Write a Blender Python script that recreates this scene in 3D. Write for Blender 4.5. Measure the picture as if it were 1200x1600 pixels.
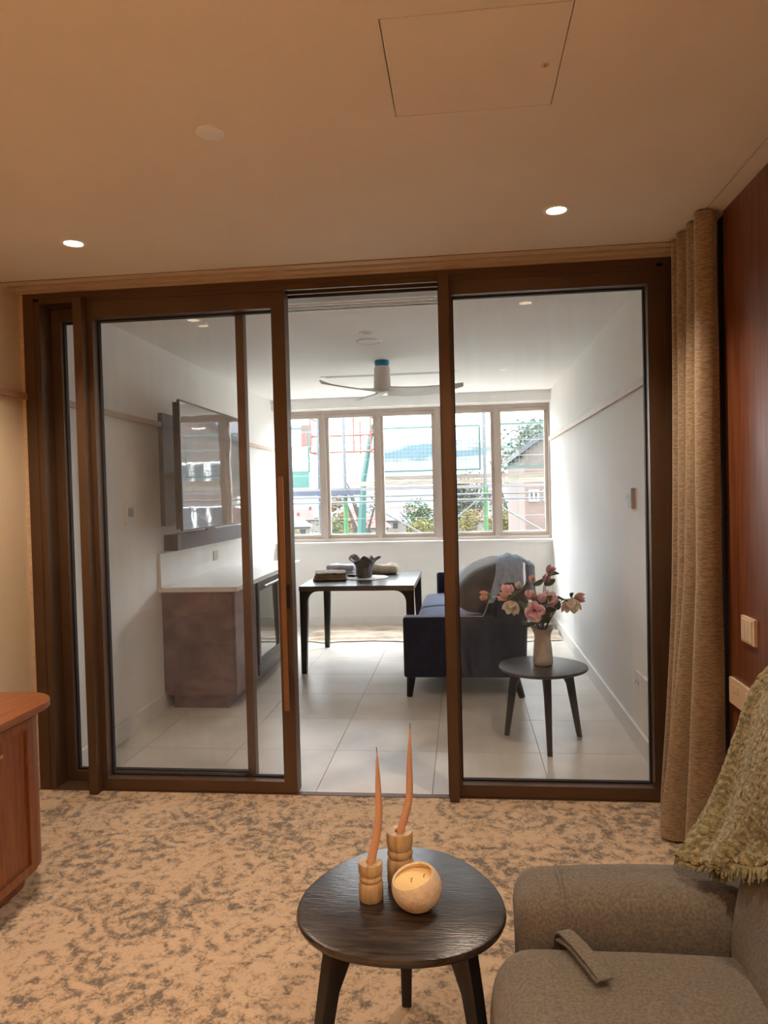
import bpy, bmesh, math, random
from mathutils import Vector, Matrix, noise as mn

for o in list(bpy.data.objects):
    bpy.data.objects.remove(o, do_unlink=True)
S = bpy.context.scene
COL = S.collection
PI = math.pi

# ------------------------------------------------------------------ camera
cam_d = bpy.data.cameras.new('camera')
cam_d.sensor_fit = 'VERTICAL'
cam_d.sensor_height = 24.0
cam_d.lens = 1120.5 / 1600 * 24.0
cam_d.clip_start = 0.02
cam_d.clip_end = 600
cam = bpy.data.objects.new('camera', cam_d)
COL.objects.link(cam)
r_ = Vector((0.99378518, 0.10847562, -0.02498092))
u_ = Vector((0.02213829, 0.02733097, 0.99938127))
f_ = Vector((-0.10909126, 0.99372333, -0.02475965))
M = Matrix.Identity(4)
for i in range(3):
    M[i][0] = r_[i]
    M[i][1] = u_[i]
    M[i][2] = -f_[i]
M[2][3] = 1.5
cam.matrix_world = M
S.camera = cam

# ------------------------------------------------------------------ world, exposure
SKY = 22.0
LAMP = (1.0, 0.79, 0.62)
SPOT_W = 38
w = bpy.data.worlds.new('sky')
S.world = w
w.use_nodes = True
nt = w.node_tree
nt.nodes.clear()
wo = nt.nodes.new('ShaderNodeOutputWorld')
bg = nt.nodes.new('ShaderNodeBackground')
tc = nt.nodes.new('ShaderNodeTexCoord')
mp = nt.nodes.new('ShaderNodeMapping')
mp.inputs['Scale'].default_value = (1.2, 1.2, 5.0)
cl = nt.nodes.new('ShaderNodeTexNoise')
cl.inputs['Scale'].default_value = 2.2
cl.inputs['Detail'].default_value = 5
cr = nt.nodes.new('ShaderNodeValToRGB')
cr.color_ramp.elements[0].position = 0.36
cr.color_ramp.elements[0].color = (0.050, 0.075, 0.096, 1)
cr.color_ramp.elements[1].position = 0.56
cr.color_ramp.elements[1].color = (0.94, 0.97, 1.0, 1)
nt.links.new(tc.outputs['Generated'], mp.inputs[0])
nt.links.new(mp.outputs[0], cl.inputs['Vector'])
nt.links.new(cl.outputs['Fac'], cr.inputs[0])
nt.links.new(cr.outputs[0], bg.inputs[0])
# overcast sky: brighter towards the zenith than at the horizon
sx = nt.nodes.new('ShaderNodeSeparateXYZ')
nt.links.new(tc.outputs['Generated'], sx.inputs[0])
gr = nt.nodes.new('ShaderNodeMapRange')
gr.inputs['To Min'].default_value = 0.2 * SKY
gr.inputs['To Max'].default_value = SKY
nt.links.new(sx.outputs[2], gr.inputs['Value'])
nt.links.new(gr.outputs[0], bg.inputs[1])
nt.links.new(bg.outputs[0], wo.inputs[0])
S.view_settings.view_transform = 'Standard'
S.view_settings.look = 'None'
S.view_settings.gamma = 1.0
S.view_settings.use_curve_mapping = False
S.view_settings.exposure = 1.1
S.cycles.transparent_max_bounces = 20
S.cycles.max_bounces = 16
S.cycles.diffuse_bounces = 12

# daylight portal over the far windows (helps sampling only)
pl = bpy.data.lights.new('window_portal', 'AREA')
pl.shape = 'RECTANGLE'
pl.size = 3.2
pl.size_y = 1.6
pl.cycles.is_portal = True
po = bpy.data.objects.new('window_portal', pl)
COL.objects.link(po)
po.location = (-0.58, 8.42, 1.75)
po.rotation_euler = (-PI / 2, 0, 0)

# ------------------------------------------------------------------ helpers
def s2l(c):
    c = c / 255.0
    return c / 12.92 if c <= 0.04045 else ((c + 0.055) / 1.055) ** 2.4

def rgb(r, g, b):
    return (s2l(r), s2l(g), s2l(b), 1.0)

def new_mat(name):
    m = bpy.data.materials.new(name)
    m.use_nodes = True
    t = m.node_tree
    t.nodes.clear()
    out = t.nodes.new('ShaderNodeOutputMaterial')
    return m, t, out

def mat(name, c1, c2=None, rough=0.5, metal=0.0, scale=8.0, stretch=(1, 1, 1), detail=4, bump=0.0,
        bscale=None, rnd=0.0, lo=0.35, hi=0.65, dist=0.0, sheen=0.0, coat=0.0, ior=1.5, trans=0.0, bstretch=None):
    m, t, out = new_mat(name)
    L = t.links.new
    b = t.nodes.new('ShaderNodeBsdfPrincipled')
    b.inputs['Roughness'].default_value = rough
    b.inputs['Metallic'].default_value = metal
    b.inputs['IOR'].default_value = ior
    b.inputs['Sheen Weight'].default_value = sheen
    b.inputs['Coat Weight'].default_value = coat
    if c2 is None:
        c2 = tuple(v * 0.93 for v in c1[:3]) + (1,)
    tc = t.nodes.new('ShaderNodeTexCoord')
    mp = t.nodes.new('ShaderNodeMapping')
    mp.inputs['Scale'].default_value = stretch
    L(tc.outputs['Object'], mp.inputs[0])
    n = t.nodes.new('ShaderNodeTexNoise')
    n.inputs['Scale'].default_value = scale
    n.inputs['Detail'].default_value = detail
    n.inputs['Distortion'].default_value = dist
    L(mp.outputs[0], n.inputs['Vector'])
    r = t.nodes.new('ShaderNodeValToRGB')
    r.color_ramp.elements[0].position = lo
    r.color_ramp.elements[1].position = hi
    r.color_ramp.elements[0].color = c2
    r.color_ramp.elements[1].color = c1
    L(n.outputs['Fac'], r.inputs[0])
    col = r.outputs[0]
    if rnd:
        oi = t.nodes.new('ShaderNodeObjectInfo')
        mr = t.nodes.new('ShaderNodeMapRange')
        mr.inputs['To Min'].default_value = 1 - rnd
        mr.inputs['To Max'].default_value = 1 + rnd
        L(oi.outputs['Random'], mr.inputs['Value'])
        hs = t.nodes.new('ShaderNodeHueSaturation')
        L(mr.outputs[0], hs.inputs['Value'])
        L(col, hs.inputs['Color'])
        col = hs.outputs[0]
    L(col, b.inputs['Base Color'])
    if bump:
        n2 = t.nodes.new('ShaderNodeTexNoise')
        n2.inputs['Scale'].default_value = bscale or scale * 4
        n2.inputs['Detail'].default_value = 3
        if bstretch:
            mp2 = t.nodes.new('ShaderNodeMapping')
            mp2.inputs['Scale'].default_value = bstretch
            L(tc.outputs['Object'], mp2.inputs[0])
            L(mp2.outputs[0], n2.inputs['Vector'])
        else:
            L(mp.outputs[0], n2.inputs['Vector'])
        bp = t.nodes.new('ShaderNodeBump')
        bp.inputs['Strength'].default_value = bump
        bp.inputs['Distance'].default_value = 0.01
        L(n2.outputs['Fac'], bp.inputs['Height'])
        L(bp.outputs[0], b.inputs['Normal'])
    if trans:
        tl = t.nodes.new('ShaderNodeBsdfTranslucent')
        L(col, tl.inputs['Color'])
        mx = t.nodes.new('ShaderNodeMixShader')
        mx.inputs[0].default_value = trans
        L(b.outputs[0], mx.inputs[1])
        L(tl.outputs[0], mx.inputs[2])
        L(mx.outputs[0], out.inputs[0])
    else:
        L(b.outputs[0], out.inputs[0])
    return m

def glass_mat(name, dust, tint=(0.985, 0.99, 0.99, 1)):
    """thin sheet glass: sees through, mirrors by fresnel on its outer faces, wiped dust on it"""
    m, t, out = new_mat(name)
    L = t.links.new
    tr = t.nodes.new('ShaderNodeBsdfTransparent')
    tr.inputs[0].default_value = tint
    gl = t.nodes.new('ShaderNodeBsdfGlossy')
    gl.inputs['Roughness'].default_value = 0.0
    fr = t.nodes.new('ShaderNodeFresnel')
    fr.inputs[0].default_value = 1.5
    ge = t.nodes.new('ShaderNodeNewGeometry')
    inv = t.nodes.new('ShaderNodeMath')
    inv.operation = 'SUBTRACT'
    inv.inputs[0].default_value = 1
    L(ge.outputs['Backfacing'], inv.inputs[1])
    mu = t.nodes.new('ShaderNodeMath')
    mu.operation = 'MULTIPLY'
    L(fr.outputs[0], mu.inputs[0])
    L(inv.outputs[0], mu.inputs[1])
    m1 = t.nodes.new('ShaderNodeMixShader')
    L(mu.outputs[0], m1.inputs[0])
    L(tr.outputs[0], m1.inputs[1])
    L(gl.outputs[0], m1.inputs[2])
    last = m1
    if dust:
        tc = t.nodes.new('ShaderNodeTexCoord')
        mp = t.nodes.new('ShaderNodeMapping')
        mp.inputs['Scale'].default_value = (5, 1, 0.9)
        L(tc.outputs['Object'], mp.inputs[0])
        n = t.nodes.new('ShaderNodeTexNoise')
        n.inputs['Scale'].default_value = 2.2
        n.inputs['Detail'].default_value = 6
        n.inputs['Distortion'].default_value = 0.6
        L(mp.outputs[0], n.inputs['Vector'])
        mr = t.nodes.new('ShaderNodeMapRange')
        mr.inputs['From Min'].default_value = 0.35
        mr.inputs['From Max'].default_value = 0.75
        mr.inputs['To Min'].default_value = dust * 0.35
        mr.inputs['To Max'].default_value = dust * 1.6
        L(n.outputs['Fac'], mr.inputs['Value'])
        md = t.nodes.new('ShaderNodeMath')
        md.operation = 'MULTIPLY'
        L(mr.outputs[0], md.inputs[0])
        L(inv.outputs[0], md.inputs[1])
        df = t.nodes.new('ShaderNodeBsdfDiffuse')
        df.inputs[0].default_value = (0.8, 0.8, 0.8, 1)
        tl = t.nodes.new('ShaderNodeBsdfTranslucent')
        tl.inputs[0].default_value = (0.8, 0.8, 0.8, 1)
        md2 = t.nodes.new('ShaderNodeMixShader')
        md2.inputs[0].default_value = 0.6
        L(df.outputs[0], md2.inputs[1])
        L(tl.outputs[0], md2.inputs[2])
        m2 = t.nodes.new('ShaderNodeMixShader')
        L(md.outputs[0], m2.inputs[0])
        L(m1.outputs[0], m2.inputs[1])
        L(md2.outputs[0], m2.inputs[2])
        last = m2
    L(last.outputs[0], out.inputs[0])
    return m

def emis(name, c, s):
    m, t, out = new_mat(name)
    e = t.nodes.new('ShaderNodeEmission')
    e.inputs[0].default_value = c
    e.inputs[1].default_value = s
    t.links.new(e.outputs[0], out.inputs[0])
    return m

def root_loc(o):
    v = Vector((0, 0, 0))
    while o is not None:
        v += o.location
        o = o.parent
    return v

def finish_mesh(me, smooth):
    if smooth:
        me.shade_smooth()
        if smooth < 179:
            me.set_sharp_from_angle(angle=math.radians(smooth))

def obj(name, bm, m, parent=None, smooth=35, label=None, bevel=0.0):
    """links a bmesh given in world coordinates as one object"""
    if bevel:
        es = [e for e in bm.edges if len(e.link_faces) == 2 and e.calc_face_angle(0) > 0.6]
        bmesh.ops.bevel(bm, geom=es, offset=bevel, segments=2, profile=0.6, affect='EDGES', clamp_overlap=True)
    bm.normal_update()
    if parent is not None:
        L = root_loc(parent)
        loc = Vector((0, 0, 0))
    else:
        xs = [v.co for v in bm.verts]
        L = Vector(((min(v.x for v in xs) + max(v.x for v in xs)) / 2, (min(v.y for v in xs) + max(v.y for v in xs)) / 2,
                    min(v.z for v in xs)))
        loc = L
    bmesh.ops.translate(bm, verts=bm.verts, vec=-L)
    me = bpy.data.meshes.new(name)
    bm.to_mesh(me)
    bm.free()
    if m is not None:
        me.materials.append(m)
    finish_mesh(me, smooth)
    o = bpy.data.objects.new(name, me)
    COL.objects.link(o)
    o.location = loc
    if parent is not None:
        o.parent = parent
    if label:
        o['label'] = label
    return o

def tag(o, label, cat, group=None):
    o['label'] = label
    o['category'] = cat
    if group:
        o['group'] = group
    return o

def thing(name, label, cat, loc, group=None):
    o = bpy.data.objects.new(name, None)
    o.empty_display_size = 0.05
    COL.objects.link(o)
    o.location = loc
    return tag(o, label, cat, group)

def struct(name, bm, m, smooth=35, bevel=0.0):
    o = obj(name, bm, m, None, smooth, bevel=bevel)
    o['kind'] = 'structure'
    return o

def B():
    return bmesh.new()

def box(bm, x0, x1, y0, y1, z0, z1):
    vs = [bm.verts.new((x, y, z)) for x in (x0, x1) for y in (y0, y1) for z in (z0, z1)]
    for f in ((0, 1, 3, 2), (4, 6, 7, 5), (0, 4, 5, 1), (2, 3, 7, 6), (0, 2, 6, 4), (1, 5, 7, 3)):
        bm.faces.new([vs[i] for i in f])
    return bm

def bx(*a):
    return box(B(), *a)

def frame_of(d):
    d = d.normalized()
    a = Vector((0, 0, 1)) if abs(d.z) < 0.9 else Vector((1, 0, 0))
    u = d.cross(a).normalized()
    return u, d.cross(u).normalized()

def tube(bm, pts, rad, n=10, caps=True, flat=1.0):
    pts = [Vector(p) for p in pts]
    if not hasattr(rad, '__len__'):
        rad = [rad] * len(pts)
    rings = []
    u = None
    for i, p in enumerate(pts):
        d = (pts[min(i + 1, len(pts) - 1)] - pts[max(i - 1, 0)])
        if u is None:
            u, v = frame_of(d)
        else:
            d.normalize()
            u = (u - d * u.dot(d)).normalized()
            v = d.cross(u)
        rings.append([bm.verts.new(p + (u * math.cos(2 * PI * k / n) + v * flat * math.sin(2 * PI * k / n)) * rad[i])
                      for k in range(n)])
    for a, b in zip(rings, rings[1:]):
        for k in range(n):
            bm.faces.new((a[k], a[(k + 1) % n], b[(k + 1) % n], b[k]))
    if caps:
        bm.faces.new(rings[0][::-1])
        bm.faces.new(rings[-1])
    bmesh.ops.recalc_face_normals(bm, faces=bm.faces)
    return bm

def lathe(bm, prof, c, n=32, fn=None):
    """prof: list of (radius, z) from bottom to top; radius 0 closes"""
    rings = []
    for r, z in prof:
        if r < 1e-5:
            rings.append([bm.verts.new((c[0], c[1], c[2] + z))])
        else:
            ring = []
            for k in range(n):
                a = 2 * PI * k / n
                p = Vector((r * math.cos(a), r * math.sin(a), z))
                if fn:
                    p = fn(p, a)
                ring.append(bm.verts.new(p + Vector(c)))
            rings.append(ring)
    for a, b in zip(rings, rings[1:]):
        for k in range(n):
            k2 = (k + 1) % n
            if len(a) == 1 and len(b) == 1:
                continue
            if len(a) == 1:
                bm.faces.new((a[0], b[k2], b[k]))
            elif len(b) == 1:
                bm.faces.new((a[k], a[k2], b[0]))
            else:
                bm.faces.new((a[k], a[k2], b[k2], b[k]))
    bmesh.ops.recalc_face_normals(bm, faces=bm.faces)
    return bm

def prism(bm, pts, z0, z1, axis='z'):
    """closed outline extruded along an axis; pts are the other two coordinates"""
    def P(a, b, c):
        return (a, b, c) if axis == 'z' else ((c, a, b) if axis == 'x' else (a, c, b))
    lo = [bm.verts.new(P(p[0], p[1], z0)) for p in pts]
    hi = [bm.verts.new(P(p[0], p[1], z1)) for p in pts]
    n = len(pts)
    bm.faces.new(lo[::-1])
    bm.faces.new(hi)
    for i in range(n):
        bm.faces.new((lo[i], lo[(i + 1) % n], hi[(i + 1) % n], hi[i]))
    bmesh.ops.recalc_face_normals(bm, faces=bm.faces)
    return bm

def rbox(bm, x0, x1, y0, y1, z0, z1, r, n=12, fn=None):
    """upholstery block with rounded edges and an optional shaping function"""
    c = Vector(((x0 + x1) / 2, (y0 + y1) / 2, (z0 + z1) / 2))
    h = Vector(((x1 - x0) / 2, (y1 - y0) / 2, (z1 - z0) / 2))
    r = min(r, h.x * .98, h.y * .98, h.z * .98)
    def ax(hh):
        e = (hh - r)
        m = 4
        s = [-hh + r * (1 - math.cos(PI / 2 * i / m)) for i in range(m)]
        k = max(1, n - 1)
        mid = [-e + 2 * e * i / k for i in range(k + 1)]
        return s + mid + [-v for v in s[::-1]]
    A = [ax(h.x), ax(h.y), ax(h.z)]
    cache = {}
    def vert(q):
        key = (round(q[0], 5), round(q[1], 5), round(q[2], 5))
        if key in cache:
            return cache[key]
        q = Vector(q)
        inn = Vector([max(-(h[i] - r), min(h[i] - r, q[i])) for i in range(3)])
        d = q - inn
        p = inn + (d.normalized() * r if d.length > 1e-7 else d)
        p = p + c
        if fn:
            p = fn(p)
        v = bm.verts.new(p)
        cache[key] = v
        return v
    for a in range(3):
        b, cc = (a + 1) % 3, (a + 2) % 3
        for s in (-1, 1):
            for i in range(len(A[b]) - 1):
                for j in range(len(A[cc]) - 1):
                    qs = []
                    for di, dj in ((0, 0), (1, 0), (1, 1), (0, 1)):
                        q = [0, 0, 0]
                        q[a] = s * h[a]
                        q[b] = A[b][i + di]
                        q[cc] = A[cc][j + dj]
                        qs.append(vert(q))
                    if len(set(qs)) < 3:
                        continue
                    if s < 0:
                        qs = qs[::-1]
                    try:
                        bm.faces.new(list(dict.fromkeys(qs)))
                    except ValueError:
                        pass
    return bm

def sheet(bm, nu, nv, fn, thick=0.0):
    """cloth: a grid from fn(u, v); thick gives it a real second side"""
    g = [[bm.verts.new(fn(i / nu, j / nv)) for j in range(nv + 1)] for i in range(nu + 1)]
    for i in range(nu):
        for j in range(nv):
            bm.faces.new((g[i][j], g[i + 1][j], g[i + 1][j + 1], g[i][j + 1]))
    if thick:
        bm.normal_update()
        bmesh.ops.solidify(bm, geom=bm.faces[:], thickness=thick)
    return bm

def nz(x, y, z=0.0):
    return mn.noise(Vector((x, y, z)))

def lerp(a, b, t):
    return a + (b - a) * t

def poly(pts, t):
    """point along a polyline, t in 0..1, smoothed"""
    n = len(pts) - 1
    x = max(0, min(0.99999, t)) * n
    i = int(x)
    f = x - i
    P = [Vector(p) for p in pts]
    p0, p1, p2, p3 = P[max(i - 1, 0)], P[i], P[i + 1], P[min(i + 2, n)]
    return 0.5 * ((2 * p1) + (p2 - p0) * f + (2 * p0 - 5 * p1 + 4 * p2 - p3) * f * f + (3 * p1 - p0 - 3 * p2 + p3) * f ** 3)

# ------------------------------------------------------------------ materials
M_ = {}
M_['ceiling'] = mat('warm_white_ceiling_paint', rgb(226, 218, 206), rgb(222, 213, 200), rough=0.9, scale=2)
M_['wall'] = mat('white_wall_paint', rgb(240, 240, 238), rgb(237, 237, 235), rough=0.75, scale=2)
M_['paper'] = mat('beige_wallpaper', rgb(222, 204, 172), rgb(212, 193, 160), rough=0.8, scale=160, bump=0.25, bscale=240)
M_['white'] = mat('white_satin', rgb(235, 235, 233), rough=0.45, scale=3)
M_['bronze'] = mat('bronze_anodised_aluminium', rgb(100, 76, 55), rgb(92, 69, 49), rough=0.42, metal=0.35, scale=3)
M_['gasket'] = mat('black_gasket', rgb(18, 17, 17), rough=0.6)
M_['handle'] = mat('brushed_bronze', rgb(150, 116, 84), rgb(138, 104, 74), rough=0.35, metal=0.8, scale=20, stretch=(1, 1, .05))
M_['taupe'] = mat('taupe_window_frame', rgb(184, 171, 160), rgb(176, 163, 152), rough=0.5, scale=3)
M_['glass'] = glass_mat('sliding_door_glass', 0.042)
M_['wglass'] = glass_mat('window_glass', 0.008)
M_['wood'] = mat('reddish_wood_veneer', rgb(150, 96, 62), rgb(124, 74, 46), rough=0.42, scale=9, stretch=(6, 6, .5), detail=6, dist=.4)
M_['woodtop'] = mat('reddish_wood_top', rgb(158, 100, 62), rgb(136, 80, 47), rough=0.36, scale=9, stretch=(6, .5, 6), detail=6, dist=.4)
M_['panelwood'] = mat('tall_wall_veneer', rgb(122, 72, 44), rgb(94, 52, 30), rough=0.38, scale=11, stretch=(5, 5, .25), detail=6, dist=.3)
M_['railwood'] = mat('timber_rail', rgb(178, 132, 98), rgb(160, 115, 82), rough=0.5, scale=12, stretch=(6, .5, 6))
M_['palerail'] = mat('pale_timber_rail', rgb(200, 178, 160), rgb(188, 164, 146), rough=0.5, scale=12, stretch=(6, .5, 6))
M_['trim'] = mat('cream_timber_trim', rgb(214, 192, 164), rgb(200, 176, 146), rough=0.55, scale=10, stretch=(.5, 6, 6))
M_['darkwood'] = mat('black_stained_ash', rgb(66, 54, 45), rgb(24, 20, 18), rough=0.30, scale=7, stretch=(1.2, 9, 9), detail=7, dist=1.2, bump=0.14, bscale=22, ior=1.6)
M_['darkleg'] = mat('black_stained_legs', rgb(34, 29, 27), rgb(22, 19, 18), rough=0.4, scale=10, stretch=(9, 9, .8), detail=5)
M_['tile'] = mat('pale_porcelain_tile', rgb(216, 210, 201), rgb(200, 193, 182), rough=0.33, scale=3.5, detail=8, rnd=0.035, lo=.3, hi=.7)
M_['grout'] = mat('grey_grout', rgb(150, 144, 136), rough=0.9)
M_['switch'] = mat('cream_switch_plastic', rgb(226, 206, 180), rough=0.35)
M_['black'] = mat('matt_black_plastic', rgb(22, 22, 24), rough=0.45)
M_['grey'] = mat('dark_grey_cloth', rgb(112, 116, 128), rgb(100, 104, 116), rough=0.8, scale=60)
M_['steel'] = mat('dark_steel', rgb(70, 68, 68), rough=0.3, metal=0.8)
M_['chrome'] = mat('bright_steel', rgb(215, 215, 212), rough=0.2, metal=1.0)
M_['brass'] = mat('pale_brass', rgb(214, 178, 120), rough=0.3, metal=0.9)
M_['stone'] = mat('white_stone_top', rgb(232, 232, 230), rgb(222, 222, 219), rough=0.18, scale=3, detail=6)
M_['cabinet'] = mat('film_wrapped_red_brown_panel', rgb(128, 100, 94), rgb(98, 70, 66), rough=0.42, scale=3.2, stretch=(1, 1, 1.6), detail=9, dist=1.6, bump=.25, bscale=9)
M_['screen'] = mat('glossy_screen_film', rgb(14, 15, 17), rough=0.035, ior=4.5, bump=0.16, bscale=2.2, scale=2)
M_['navy'] = mat('navy_velvet', rgb(28, 36, 64), rgb(19, 25, 48), rough=0.8, scale=25, sheen=.25)
M_['slate'] = mat('grey_green_velvet', rgb(66, 74, 80), rgb(50, 58, 66), rough=0.85, scale=9, sheen=.3)
M_['bluecush'] = mat('blue_seat_fabric', rgb(64, 82, 124), rgb(54, 70, 110), rough=0.9, scale=60, sheen=.3)
M_['denim'] = mat('pale_blue_denim', rgb(178, 206, 238), rgb(150, 182, 220), rough=0.9, scale=14, stretch=(4, 4, 1), bump=.3, bscale=60)
M_['piping'] = mat('grey_piping', rgb(170, 178, 188), rough=0.7)
M_['vase'] = mat('speckled_off_white_stoneware', rgb(206, 200, 190), rgb(186, 178, 166), rough=0.55, scale=18, detail=6)
M_['charvase'] = mat('charcoal_stoneware', rgb(128, 122, 118), rgb(88, 82, 78), rough=0.75, scale=40, bump=.4, bscale=60)
M_['cloth'] = mat('cream_canvas', rgb(214, 200, 182), rgb(186, 168, 148), rough=0.95, scale=5, detail=6)
M_['browncloth'] = mat('brown_linen', rgb(160, 144, 126), rgb(124, 108, 92), rough=0.95, scale=20)
M_['lilac'] = mat('pale_lilac_cloth', rgb(206, 204, 216), rgb(186, 184, 198), rough=0.95, scale=12)
M_['mat'] = mat('pale_round_mat', rgb(212, 208, 204), rgb(176, 172, 168), rough=0.8, scale=14, detail=6)
M_['candle'] = mat('terracotta_wax', rgb(218, 172, 140), rgb(210, 162, 128), rough=0.45, scale=6)
M_['wick'] = mat('wick_cotton', rgb(120, 92, 70), rough=0.9)
M_['turned'] = mat('pale_turned_mango_wood', rgb(206, 178, 134), rgb(150, 120, 80), rough=0.45, scale=9, stretch=(4, 4, .5), detail=6, dist=.8, lo=.3, hi=.62)
M_['bowl'] = mat('sandy_ceramic', rgb(230, 212, 182), rgb(216, 196, 164), rough=0.8, scale=70, bump=.3, bscale=120)
M_['wax'] = mat('yellow_cream_wax', rgb(246, 222, 164), rgb(240, 214, 152), rough=0.4, scale=5)
M_['tweed'] = mat('grey_brown_upholstery', rgb(118, 111, 98), rgb(92, 87, 77), rough=0.92, scale=150, stretch=(1, 1, 1), detail=3, bump=.3, bscale=260, sheen=.15)
M_['throw'] = mat('moss_green_chunky_knit', rgb(160, 152, 112), rgb(116, 110, 76), rough=0.98, scale=70, detail=4, bump=1.0, bscale=90, sheen=.2)
M_['curtain'] = mat('tan_chenille_curtain', rgb(168, 146, 116), rgb(126, 106, 80), rough=0.9, scale=45, stretch=(1, 1, 5), detail=4, bump=.35, bscale=90, sheen=.3)
M_['fan'] = mat('white_fan_plastic', rgb(228, 226, 222), rough=0.4)
M_['bluefilm'] = mat('blue_protective_film', rgb(40, 140, 180), rough=0.35)
M_['green_mark'] = mat('green_print', rgb(60, 150, 120), rough=0.5)
M_['lcd'] = mat('grey_display', rgb(150, 162, 168), rough=0.25)
M_['lens'] = emis('downlight_lens', (1.0, 0.74, 0.46, 1), 8)

def carpet_mat():
    m, t, out = new_mat('distressed_oriental_carpet')
    L = t.links.new
    N = t.nodes.new
    b = N('ShaderNodeBsdfPrincipled')
    b.inputs['Roughness'].default_value = 0.95
    b.inputs['Sheen Weight'].default_value = 0.15
    tc = N('ShaderNodeTexCoord')
    warp = N('ShaderNodeTexNoise')
    warp.inputs['Scale'].default_value = 6
    warp.inputs['Detail'].default_value = 3
    L(tc.outputs['Object'], warp.inputs['Vector'])
    add = N('ShaderNodeVectorMath')
    add.operation = 'MULTIPLY_ADD'
    add.inputs[1].default_value = (0.10, 0.10, 0)
    L(warp.outputs['Color'], add.inputs[0])
    L(tc.outputs['Object'], add.inputs[2])
    # rosette rings
    vo = N('ShaderNodeTexVoronoi')
    vo.inputs['Scale'].default_value = 4.2
    vo.inputs['Randomness'].default_value = 0.75
    L(add.outputs[0], vo.inputs['Vector'])
    si = N('ShaderNodeMath')
    si.operation = 'MULTIPLY'
    si.inputs[1].default_value = 27
    L(vo.outputs['Distance'], si.inputs[0])
    sn = N('ShaderNodeMath')
    sn.operation = 'SINE'
    L(si.outputs[0], sn.inputs[0])
    # blotches
    n1 = N('ShaderNodeTexNoise')
    n1.inputs['Scale'].default_value = 24
    n1.inputs['Detail'].default_value = 7
    n1.inputs['Roughness'].default_value = 0.68
    n1.inputs['Distortion'].default_value = 0.6
    L(tc.outputs['Object'], n1.inputs['Vector'])
    n2 = N('ShaderNodeTexNoise')
    n2.inputs['Scale'].default_value = 3.2
    n2.inputs['Detail'].default_value = 3
    L(tc.outputs['Object'], n2.inputs['Vector'])
    a1 = N('ShaderNodeMath')
    a1.operation = 'MULTIPLY_ADD'
    a1.inputs[1].default_value = 0.055
    L(sn.outputs[0], a1.inputs[0])
    L(n1.outputs['Fac'], a1.inputs[2])
    a2 = N('ShaderNodeMath')
    a2.operation = 'MULTIPLY_ADD'
    a2.inputs[1].default_value = 0.35
    L(n2.outputs['Fac'], a2.inputs[0])
    L(a1.outputs[0], a2.inputs[2])
    n3 = N('ShaderNodeTexNoise')
    n3.inputs['Scale'].default_value = 110
    n3.inputs['Detail'].default_value = 2
    L(tc.outputs['Object'], n3.inputs['Vector'])
    a3 = N('ShaderNodeMath')
    a3.operation = 'MULTIPLY_ADD'
    a3.inputs[1].default_value = 0.42
    L(n3.outputs['Fac'], a3.inputs[0])
    L(a2.outputs[0], a3.inputs[2])
    r = N('ShaderNodeValToRGB')
    e = r.color_ramp.elements
    e[0].position = 0.72
    e[0].color = rgb(112, 102, 92)
    e[1].position = 0.98
    e[1].color = rgb(204, 180, 150)
    x = e.new(0.80)
    x.color = rgb(150, 132, 110)
    x = e.new(0.87)
    x.color = rgb(184, 160, 130)
    L(a3.outputs[0], r.inputs[0])
    L(r.outputs[0], b.inputs['Base Color'])
    bp = N('ShaderNodeBump')
    bp.inputs['Strength'].default_value = 0.6
    bp.inputs['Distance'].default_value = 0.006
    L(a3.outputs[0], bp.inputs['Height'])
    L(bp.outputs[0], b.inputs['Normal'])
    L(b.outputs[0], out.inputs[0])
    return m
M_['carpet'] = carpet_mat()

# ------------------------------------------------------------------ room shell
CZ = 2.59          # ceiling of the near room
FZ = 2.60          # ceiling of the sunroom
struct('floor', bx(-2.35, 2.7, -3.1, 3.495, -0.06, 0.0), M_['carpet'])
fl2 = struct('floor.001', bx(-2.35, 1.2, 3.495, 8.3, -0.08, -0.006), M_['grout'])
tile_me = {}
xl = [0.408 + 0.59 * k for k in range(-5, 2)]
yl = [4.13 + 0.592 * k for k in range(-1, 8)]
for i in range(len(xl)):
    for j in range(len(yl)):
        x0, x1 = xl[i] - 0.59 + 0.0015, xl[i] - 0.0015
        y0, y1 = yl[j] - 0.592 + 0.0015, yl[j] - 0.0015
        x0, x1 = max(x0, -2.149), min(x1, 0.984)
        y0, y1 = max(y0, 3.527), min(y1, 8.098)
        if x1 - x0 < 0.02 or y1 - y0 < 0.02:
            continue
        key = (round(x1 - x0, 3), round(y1 - y0, 3))
        if key not in tile_me:
            o = obj('tile', bx(x0, x1, y0, y1, -0.0055, 0.0), M_['tile'], fl2, bevel=0.001)
            me = o.data
            c = Vector(((x0 + x1) / 2, (y0 + y1) / 2, 0)) - fl2.location
            for v in me.vertices:
                v.co -= c
            o.location = c
            tile_me[key] = me
        else:
            o = bpy.data.objects.new('tile', tile_me[key])
            COL.objects.link(o)
            o.parent = fl2
            o.location = Vector(((x0 + x1) / 2, (y0 + y1) / 2, 0)) - fl2.location

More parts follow.
